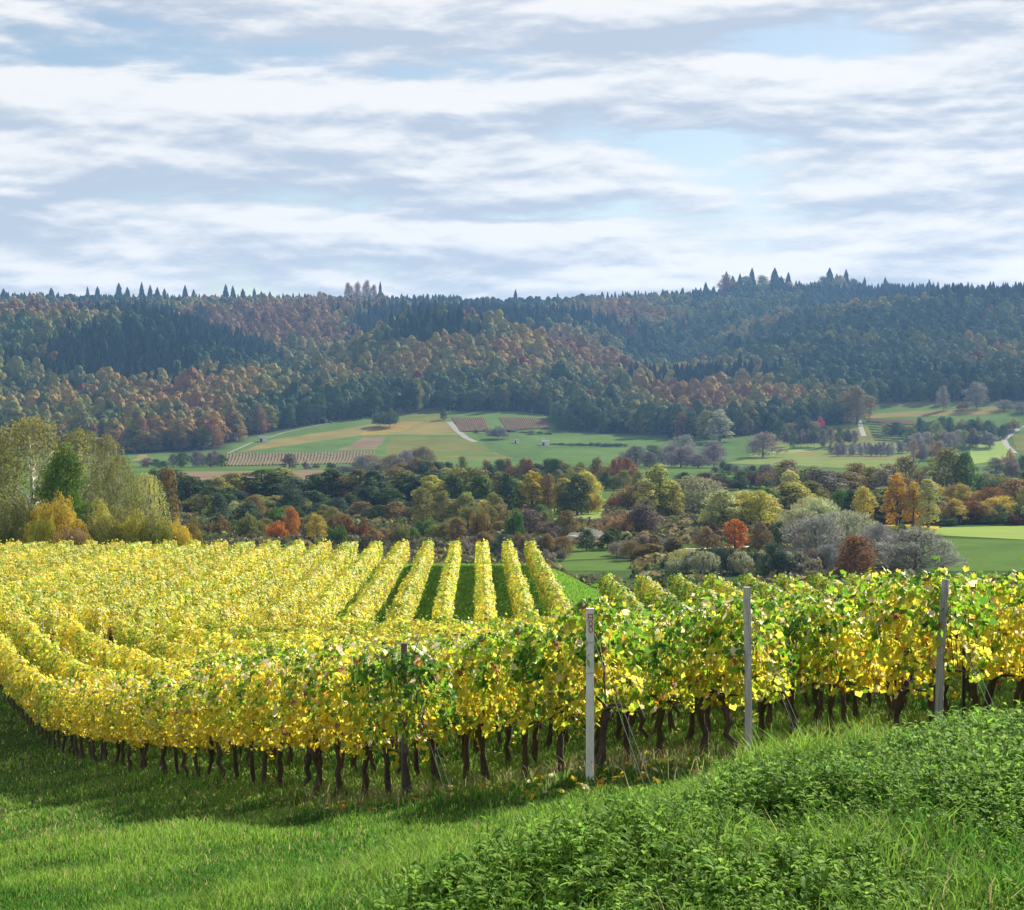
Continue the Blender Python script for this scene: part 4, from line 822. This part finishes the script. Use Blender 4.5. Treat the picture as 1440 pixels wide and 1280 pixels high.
T(152, 878, 74.5, 17, 'shrub', 'maroon', 'among the vine rows', 'dark red bush standing out among the yellow vine rows')

# ------------------------------------------------------------------ forest on the hill
pos = []
d = 950.0
while d < 2330:
    sp = 8.7 if d < 1500 else 9.8
    xs = np.arange(-.315 * d, .315 * d, sp); pos.append(np.stack([xs + rng.uniform(-.42, .42, len(xs)) * sp, d + rng.uniform(-.42, .42, len(xs)) * sp], 1)); d += sp * (1.0 if d < 1500 else 1.15)
pos = np.concatenate(pos); ppx = CX + FPX * pos[:, 0] / pos[:, 1]; keep = pos[:, 1] > edge_d(ppx) + 2
pos = pos[keep]; ppx = ppx[keep]; pz = ground(pos[:, 0], pos[:, 1])
pyy = HY - FPX * pz / pos[:, 1]                                            # row of the foot
# kinds: fir stands on the western spur and along the tops, beech and oak elsewhere
con = .9 * fbm(pos[:, 0] / 150, pos[:, 1] / 230, 70) - .28
con += 1.0 * np.exp(-((ppx - 190) / 170) ** 2 - ((pyy - 505) / 50) ** 2) + .45 * np.exp(-((ppx - 560) / 160) ** 2 - ((pyy - 470) / 40) ** 2) + .35 * smooth01((440 - pyy) / 20) + .9 * np.exp(-((ppx - 1330) / 170) ** 2 - ((pyy - 415) / 18) ** 2)
con -= .8 * np.exp(-((ppx - 430) / 90) ** 2 - ((pyy - 490) / 40) ** 2) + .7 * np.exp(-((ppx - 40) / 90) ** 2 - ((pyy - 450) / 18) ** 2) + .5 * smooth01((pyy - 560) / 15)
iscon = con + rng.normal(size=len(pos)) * .10 > 0
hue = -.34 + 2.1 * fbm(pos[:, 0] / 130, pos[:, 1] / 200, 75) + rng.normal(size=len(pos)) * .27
hue += 1.3 * np.exp(-((ppx - 430) / 110) ** 2 - ((pyy - 480) / 40) ** 2) + 1.5 * np.exp(-((ppx - 40) / 110) ** 2 - ((pyy - 450) / 18) ** 2) + .55 * np.exp(-((ppx - 850) / 180) ** 2 - ((pyy - 500) / 40) ** 2)  # left-hand patches: sunlight on the slope painted in as warmer, lighter crowns
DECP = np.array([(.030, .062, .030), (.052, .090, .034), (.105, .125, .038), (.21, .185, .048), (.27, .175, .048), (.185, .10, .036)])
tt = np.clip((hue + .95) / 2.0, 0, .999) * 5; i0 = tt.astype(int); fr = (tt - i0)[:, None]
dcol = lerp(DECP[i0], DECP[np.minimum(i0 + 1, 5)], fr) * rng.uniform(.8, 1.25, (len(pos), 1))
red = rng.random(len(pos)) < .006; dcol[red] = [.15, .04, .03]
ccol_ = np.array([.022, .046, .034]) * rng.uniform(.75, 1.35, (len(pos), 1)); lite = rng.random(len(pos)) < .12 + .35 * smooth01(fbm(pos[:, 0] / 90, pos[:, 1] / 120, 88) * 3); ccol_[lite] = [.05, .085, .05]
# small models for the mass
def mini_dec(seed):
    r = np.random.default_rng(seed); a = Acc()
    L = [(0, 0, 8, 4.3, 6.2)] + [(3.0 * math.cos(k * 2.1 + seed), 3.0 * math.sin(k * 2.1 + seed), r.uniform(8, 11.5), r.uniform(2.7, 3.4), r.uniform(2.6, 3.6)) for k in range(3)] + [(r.normal() * .8, r.normal() * .8, 13.5, 2.9, 2.9)]
    for l in L:                                        # rounded, knobbly clumps
        th, ph = np.meshgrid(np.linspace(0, 2 * math.pi, 10), np.linspace(-.9, math.pi / 2, 6), indexing='ij'); th = th + r.random() * 6
        rr = 1 + .22 * vnoise(3 * np.cos(th) + 7 * l[0], 3 * np.sin(th) + 4 * ph + l[2], 61); G = np.stack([l[0] + l[3] * np.cos(th) * np.cos(ph) * rr, l[1] + l[3] * np.sin(th) * np.cos(ph) * rr, l[2] + l[4] * np.sin(ph) * rr], -1); G[-1] = G[0]
        Q = np.stack([G[:-1, :-1], G[1:, :-1], G[1:, 1:], G[:-1, 1:]], 2).reshape(-1, 3); n = len(Q) // 4
        a.add(Q, np.arange(len(Q)).reshape(-1, 4), np.repeat(r.uniform(.8, 1.2, (n, 1)) * np.ones(3) * r.uniform(.88, 1.12), 4, 0))
        n = 9; dd = unit(r.normal(size=(n, 3)) + [0, 0, .4]); V, F = cards(np.array(l[:3]) + dd * [l[3], l[3], l[4]] * 1.03, dd + r.normal(size=(n, 3)) * .5, r.uniform(.9, 1.7, n), .9, r); a.add(V, F, np.repeat(r.uniform(.8, 1.3, (n, 1)) * np.ones(3), 4, 0))
    return np.concatenate(a.V), np.concatenate(a.C)
def mini_con(seed):
    a = Acc(); skirts(a, np.random.default_rng(seed), 20, 4.3, 7, 8); return np.concatenate(a.V), np.concatenate(a.C)
MD = [mini_dec(s) for s in range(5)]; MC = [mini_con(s) for s in range(3)]
def mass(name, sel, models, cols, hts, label, cat):
    a = Acc(); ids = np.nonzero(sel)[0]; which = rng.integers(0, len(models), len(ids))
    for m, (V, C) in enumerate(models):
        s = ids[which == m]; n = len(s)
        if not n: continue
        an = rng.uniform(0, 6.283, n); ca, sa = np.cos(an)[:, None], np.sin(an)[:, None]; hs = hts[s] / 17.0; ws = hs ** .6 * rng.uniform(.85, 1.15, n)
        x = (V[None, :, 0] * ca - V[None, :, 1] * sa) * ws[:, None] + pos[s, 0:1]; y = (V[None, :, 0] * sa + V[None, :, 1] * ca) * ws[:, None] + pos[s, 1:2]; z = V[None, :, 2] * hs[:, None] + pz[s][:, None] - .5
        W = np.stack([x, y, z], -1).reshape(-1, 3); Cc = (cols[s][:, None] * C[None]).reshape(-1, 3)
        a.add(W, np.arange(len(W)).reshape(-1, 4), Cc)
    return tag(obj(name, a.mesh(name, M_forest)), label, cat, None, 'stuff')
hts = np.where(iscon, rng.uniform(12, 21, len(pos)), 14.8 * np.exp(rng.normal(size=len(pos)) * .2)); hts = np.where(pos[:, 1] > 1950, hts * .78, hts)
first = pos[:, 1] < edge_d(ppx) + 13
infr = (ppx > -10) & (ppx < 1450)
solo = first & infr
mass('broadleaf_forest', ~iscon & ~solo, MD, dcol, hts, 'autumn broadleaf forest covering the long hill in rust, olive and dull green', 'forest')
mass('spruce_forest', iscon & ~solo, MC, ccol_, hts, 'dark blue-green spruce forest in stands on the long hill', 'forest')
def nearest_name(c):
    return min(('dark', 'olive', 'green', 'brown', 'rust', 'tan', 'bluegreen'), key=lambda k: sum((COL[k][q] / max(COL[k]) - c[q] / max(c)) ** 2 for q in range(3)))
for s in np.nonzero(solo)[0]:
    d = pos[s, 1]; hh = hts[s] * 1.05; yt = HY - (pz[s] + hh) / d * FPX
    kd = 'spruce' if iscon[s] and rng.random() < .8 else ('round' if rng.random() < .6 else 'oval'); wpx = (6.5 if kd == 'spruce' else rng.uniform(8.5, 13)) / d * FPX
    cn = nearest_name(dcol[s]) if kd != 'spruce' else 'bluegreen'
    o = T(ppx[s], yt, d, wpx, kd, cn, 'along the foot of the wooded hill')

# ------------------------------------------------------------------ scrub between the valley trees
n = 15000; Y = np.sqrt(rng.uniform(205 ** 2, 430 ** 2, n)); X = rng.uniform(-.305, .305, n) * Y; px = CX + FPX * X / Y; py = HY + FPX * 21.0 / Y
def inside(x0, x1, y0, y1): return (px > x0) & (px < x1) & (py > y0) & (py < y1)
no = inside(1290, 1600, 736, 830) | inside(775, 900, 760, 830) | inside(768, 856, 710, 737) | inside(804, 850, 683, 696) | inside(575, 645, 682, 692) | inside(1235, 1325, 734, 748) | inside(925, 1085, 766, 780) | inside(935, 1010, 780, 800)
ok = ~no & (fbm(X / 14, Y / 14, 97) > -.3); X, Y = X[ok], Y[ok]; Z = ground(X, Y); a = Acc(); m = 16; sz = rng.uniform(.6, 1.7, len(X)); CC = np.array([(.11, .125, .04), (.08, .115, .035), (.15, .12, .06), (.13, .115, .085), (.20, .21, .075), (.26, .20, .08)])[rng.integers(0, 6, len(X))]
for q in range(m):
    dd = unit(rng.normal(size=(len(X), 3)) * [1, 1, .8] + [0, 0, .5]); dd[:, 2] = np.abs(dd[:, 2]); Pq = np.stack([X, Y, Z], 1) + dd * sz[:, None] * [1.1, 1.1, .9]
    V, F = cards(Pq, dd + rng.normal(size=dd.shape) * .5, sz * rng.uniform(.45, .8, len(X))); a.add(V, F, np.repeat(CC * rng.uniform(.7, 1.3, (len(X), 1)), 4, 0))
tag(obj('undergrowth', a.mesh('undergrowth', M_forest)), 'low scrub filling the ground between the valley trees', 'undergrowth', None, 'stuff')

# ------------------------------------------------------------------ grass and weeds
def blades(acc, X, Y, h, wd, C, r):
    n = len(X); Z = ground(X, Y) - .01; an = r.uniform(0, 6.283, n); la = r.uniform(0, 6.283, n); ln = h * r.uniform(.15, .75, n)
    B = np.stack([X, Y, Z], 1); sv = np.stack([np.cos(an), np.sin(an), np.zeros(n)], 1) * (wd / 2)[:, None]; lv = np.stack([np.cos(la) * ln, np.sin(la) * ln, np.zeros(n)], 1)
    mid = B + lv * .3; mid[:, 2] += h * .6; tip = B + lv; tip[:, 2] += h * r.uniform(.75, 1.0, n)
    V = np.stack([B - sv, B + sv, mid + sv * .75, mid - sv * .75, tip], 1).reshape(-1, 3); k = np.arange(n)[:, None] * 5
    Cc = np.repeat(C, 5, 0)
    acc.add(V, [k + [0, 1, 2, 3], k + [3, 2, 4]], Cc)
def bank_edge(Y): return np.interp(Y, [4, 6, 8, 10, 12, 14, 15.5, 17], [-1.0, -.38, .25, 1.0, 2.0, 3.1, 4.3, 6.0])
def row_dist(X, Y):
    o = X - DIRX * (Y - 21); return np.min(np.abs(o[:, None] - np.array(ROW_O)[None]), 1)
a = Acc()
for d0, d1, dens, wd in ((3.2, 4.6, 3500, .006), (4.6, 7, 5200, .0055), (7, 10, 3300, .007), (10, 14, 1900, .009), (14, 20, 1050, .012), (20, 30, 420, .018), (30, 48, 150, .028), (48, 80, 40, .05)):
    ex = 3.2 if d1 <= 30 else 0; area = (.61 * (d0 + d1) / 2 + 2 * ex) * (d1 - d0); n = int(area * dens * .95); Y = np.sqrt(rng.uniform(d0 ** 2, d1 ** 2, n)); X = rng.uniform(-1, 1, n) * (.305 * Y + ex)
    if d0 >= 48: k = (X < 2) ; X, Y = X[k], Y[k]
    n = len(X); pt = fbm(X * .55, Y * .55, 80); p2 = fbm(X * 2.2, Y * 2.2, 84); rd = row_dist(X, Y); inblock = smooth01((Y - 19.2) / 1.5); onbank = smooth01((X - bank_edge(Y)) / .4) * (Y < 17)
    h = (.085 + .06 * pt + .055 * p2) + onbank * (.025 + .06 * smooth01(p2 * 2)) + inblock * (.035 + .07 * smooth01((.5 - rd) / .3)); h = np.maximum(h, .035) * rng.uniform(.55, 1.35, n)
    t = np.clip(.45 + .9 * pt + .5 * p2 + rng.normal(size=n) * .3, 0, 1)[:, None]; C = lerp(np.array([.05, .15, .02]), np.array([.20, .335, .045]), t)
    dry = (rng.random(n) < .05 + .10 * inblock)[:, None]; C = np.where(dry, np.array([.34, .30, .13]), C) * rng.uniform(.75, 1.25, (n, 1))
    blades(a, X, Y, h, wd * rng.uniform(.6, 1.3, n), C, rng)
# between the far rows
n = 60000; Y = rng.uniform(80, 141, n); X = rng.uniform(-8, 6, n); C = lerp(np.array([.10, .24, .025]), np.array([.26, .42, .06]), rng.random((n, 1)))
blades(a, X, Y, rng.uniform(.08, .22, n), np.full(n, .07), C, rng)
# dry stalks round the heads of the rows
n = 2600; k = rng.integers(0, 5, n); Y = np.array(ROW_D0)[k] + rng.normal(size=n) * .8 + rng.uniform(0, 3, n); X = np.array(ROW_O)[k] + DIRX * (Y - 21) + rng.normal(size=n) * .38
blades(a, X, Y, rng.uniform(.12, .42, n), np.full(n, .008), np.array([.42, .36, .19]) * rng.uniform(.6, 1.2, (n, 1)), rng)
tag(obj('grass', a.mesh('grass', M_grass)), 'rough green grass on the slope before the vines and between their rows', 'grass', None, 'stuff')
# leaves fallen from the vines
n = 2600; kk = rng.integers(0, 6, n); Y = np.array(ROW_D0)[kk] + rng.exponential(6, n) - 1.2; X = np.array(ROW_O)[kk] + DIRX * (Y - 21) + rng.normal(size=n) * .75
a = Acc(); leaves(a, np.stack([X, Y, ground(X, Y) + rng.uniform(.02, .11, n)], 1), rng.normal(size=(n, 3)) * .5 + [0, 0, 1], rng.uniform(.05, .10, n), PAL[rng.choice([0, 1, 1, 6, 7, 5], n)] * rng.uniform(.6, 1.0, (n, 1)), rng)
tag(obj('fallen_leaves', a.mesh('fallen_leaves', M_grass)), 'yellow and brown leaves fallen in the grass under the vines', 'fallen leaves', None, 'stuff')
# weeds on the bank
def weed(seed):
    r = np.random.default_rng(seed); a = Acc(); ns = r.integers(2, 4)
    for s in range(ns):
        H = r.uniform(.16, .36); an = r.uniform(0, 6.283); ln = r.uniform(.04, .18); p = lambda t: np.array([math.cos(an) * ln * t ** 1.5, math.sin(an) * ln * t ** 1.5, H * t])
        a.add(*tube([p(0), p(.5), p(1)], [.003, .0025, .0015], 3), C=(.10, .16, .04))
        for q in range(r.integers(7, 12)):
            t = r.uniform(.2, 1); b = p(t); la = r.uniform(0, 6.283); L = r.uniform(.05, .12) * (1.15 - .4 * t); W = L * r.uniform(.16, .30); o = np.array([math.cos(la), math.sin(la), r.uniform(-.15, .75)]); o /= np.linalg.norm(o); sd_ = np.array([-math.sin(la), math.cos(la), 0]); up = np.cross(o, sd_)
            m1, m2, e = b + o * L * .35 + [0, 0, .004], b + o * L * .72, b + o * L + [0, 0, -L * .22]; f = up * W * .28
            V = [b, m1 + sd_ * W + f, m2 + sd_ * W * .7 + f, e, m2 - sd_ * W * .7 + f, m1 - sd_ * W + f, m1, m2]; c = lerp(np.array([.085, .22, .028]), np.array([.28, .44, .06]), r.random()) * r.uniform(.8, 1.2)
            a.add(V, [np.array([(6, 1, 2, 7), (6, 7, 4, 5)]), np.array([(0, 1, 6), (0, 6, 5), (7, 2, 3), (7, 3, 4)])], c)
    return a
WD = [weed(s) for s in range(9)]
a = Acc()
Yw = np.concatenate([np.sqrt(rng.uniform(3.4 ** 2, 9 ** 2, 9500)), np.sqrt(rng.uniform(81, 16 ** 2, 10500))]); Xw = np.concatenate([bank_edge(Yw) + rng.exponential(1, len(Yw)) * 0 + rng.random(len(Yw)) * (.31 * Yw + 3 - bank_edge(Yw))])
ok = (bank_edge(Yw) < .3 * Yw + 3) & (.55 * fbm(Xw * .9, Yw * .9, 90) + .25 * rng.normal(size=len(Xw)) > .55 - 1.15 * smooth01((Xw - bank_edge(Yw)) / 1.1)); Xw, Yw = Xw[ok], Yw[ok]; Zw = ground(Xw, Yw)
ex = 420; Ye = np.sqrt(rng.uniform(25, 400, ex)); Xe = rng.uniform(-.3, .3, ex) * Ye; okk = fbm(Xe * .5, Ye * .5, 95) > .12; Xw = np.concatenate([Xw, Xe[okk]]); Yw = np.concatenate([Yw, Ye[okk]]); Zw = ground(Xw, Yw)
which = rng.integers(0, 9, len(Xw)); sc_ = rng.uniform(.24, .52, len(Xw)) * (1.0 + .8 * fbm(Xw * .6 + 3, Yw * .6, 99)) * (.8 + .75 * (np.arange(len(Xw)) < ok.sum()) * smooth01((Xw - 1.0) / 2)) * (1 - .35 * (np.arange(len(Xw)) > ok.sum())); an = rng.uniform(0, 6.283, len(Xw))
for m, wa in enumerate(WD):
    V = np.concatenate(wa.V); C = np.concatenate(wa.C); s = np.nonzero(which == m)[0]; ca, sa = np.cos(an[s])[:, None], np.sin(an[s])[:, None]; ss = sc_[s][:, None]
    W = np.stack([(V[None, :, 0] * ca - V[None, :, 1] * sa) * ss + Xw[s][:, None], (V[None, :, 0] * sa + V[None, :, 1] * ca) * ss + Yw[s][:, None], V[None, :, 2] * ss + Zw[s][:, None]], -1)
    off = (np.arange(len(s)) * len(V)); Fs = []
    for nv in (3, 4):
        f = [x for x in wa.F if x.shape[1] == nv]
        if f: f = np.concatenate(f); Fs.append((f[None] + off[:, None, None]).reshape(-1, nv))
    a.add(W.reshape(-1, 3), Fs, np.tile(C, (len(s), 1)) * np.repeat(rng.uniform(.75, 1.2, (len(s), 1)), len(V), 0))
tag(obj('weeds', a.mesh('weeds', M_grass)), 'leafy green weeds crowding the grassy bank', 'weeds', None, 'stuff')

# ------------------------------------------------------------------ haze: one box of air round the camera and the whole scene
a = Acc(); a.add(*box(-8200, 8200, -60, 9100, -24, 195)); m, t, p, out = newmat('haze'); t.nodes.remove(p)
v = nd(t, 'ShaderNodeVolumePrincipled'); v.inputs['Color'].default_value = (.30, .56, 1.0, 1); v.inputs['Density'].default_value = 0.000088; v.inputs['Anisotropy'].default_value = 0.2
t.links.new(v.outputs[0], out.inputs['Volume'])
tag(obj('haze', a.mesh('haze', m)), 'thin blue haze over the valley and the hill', 'haze', None, 'stuff')
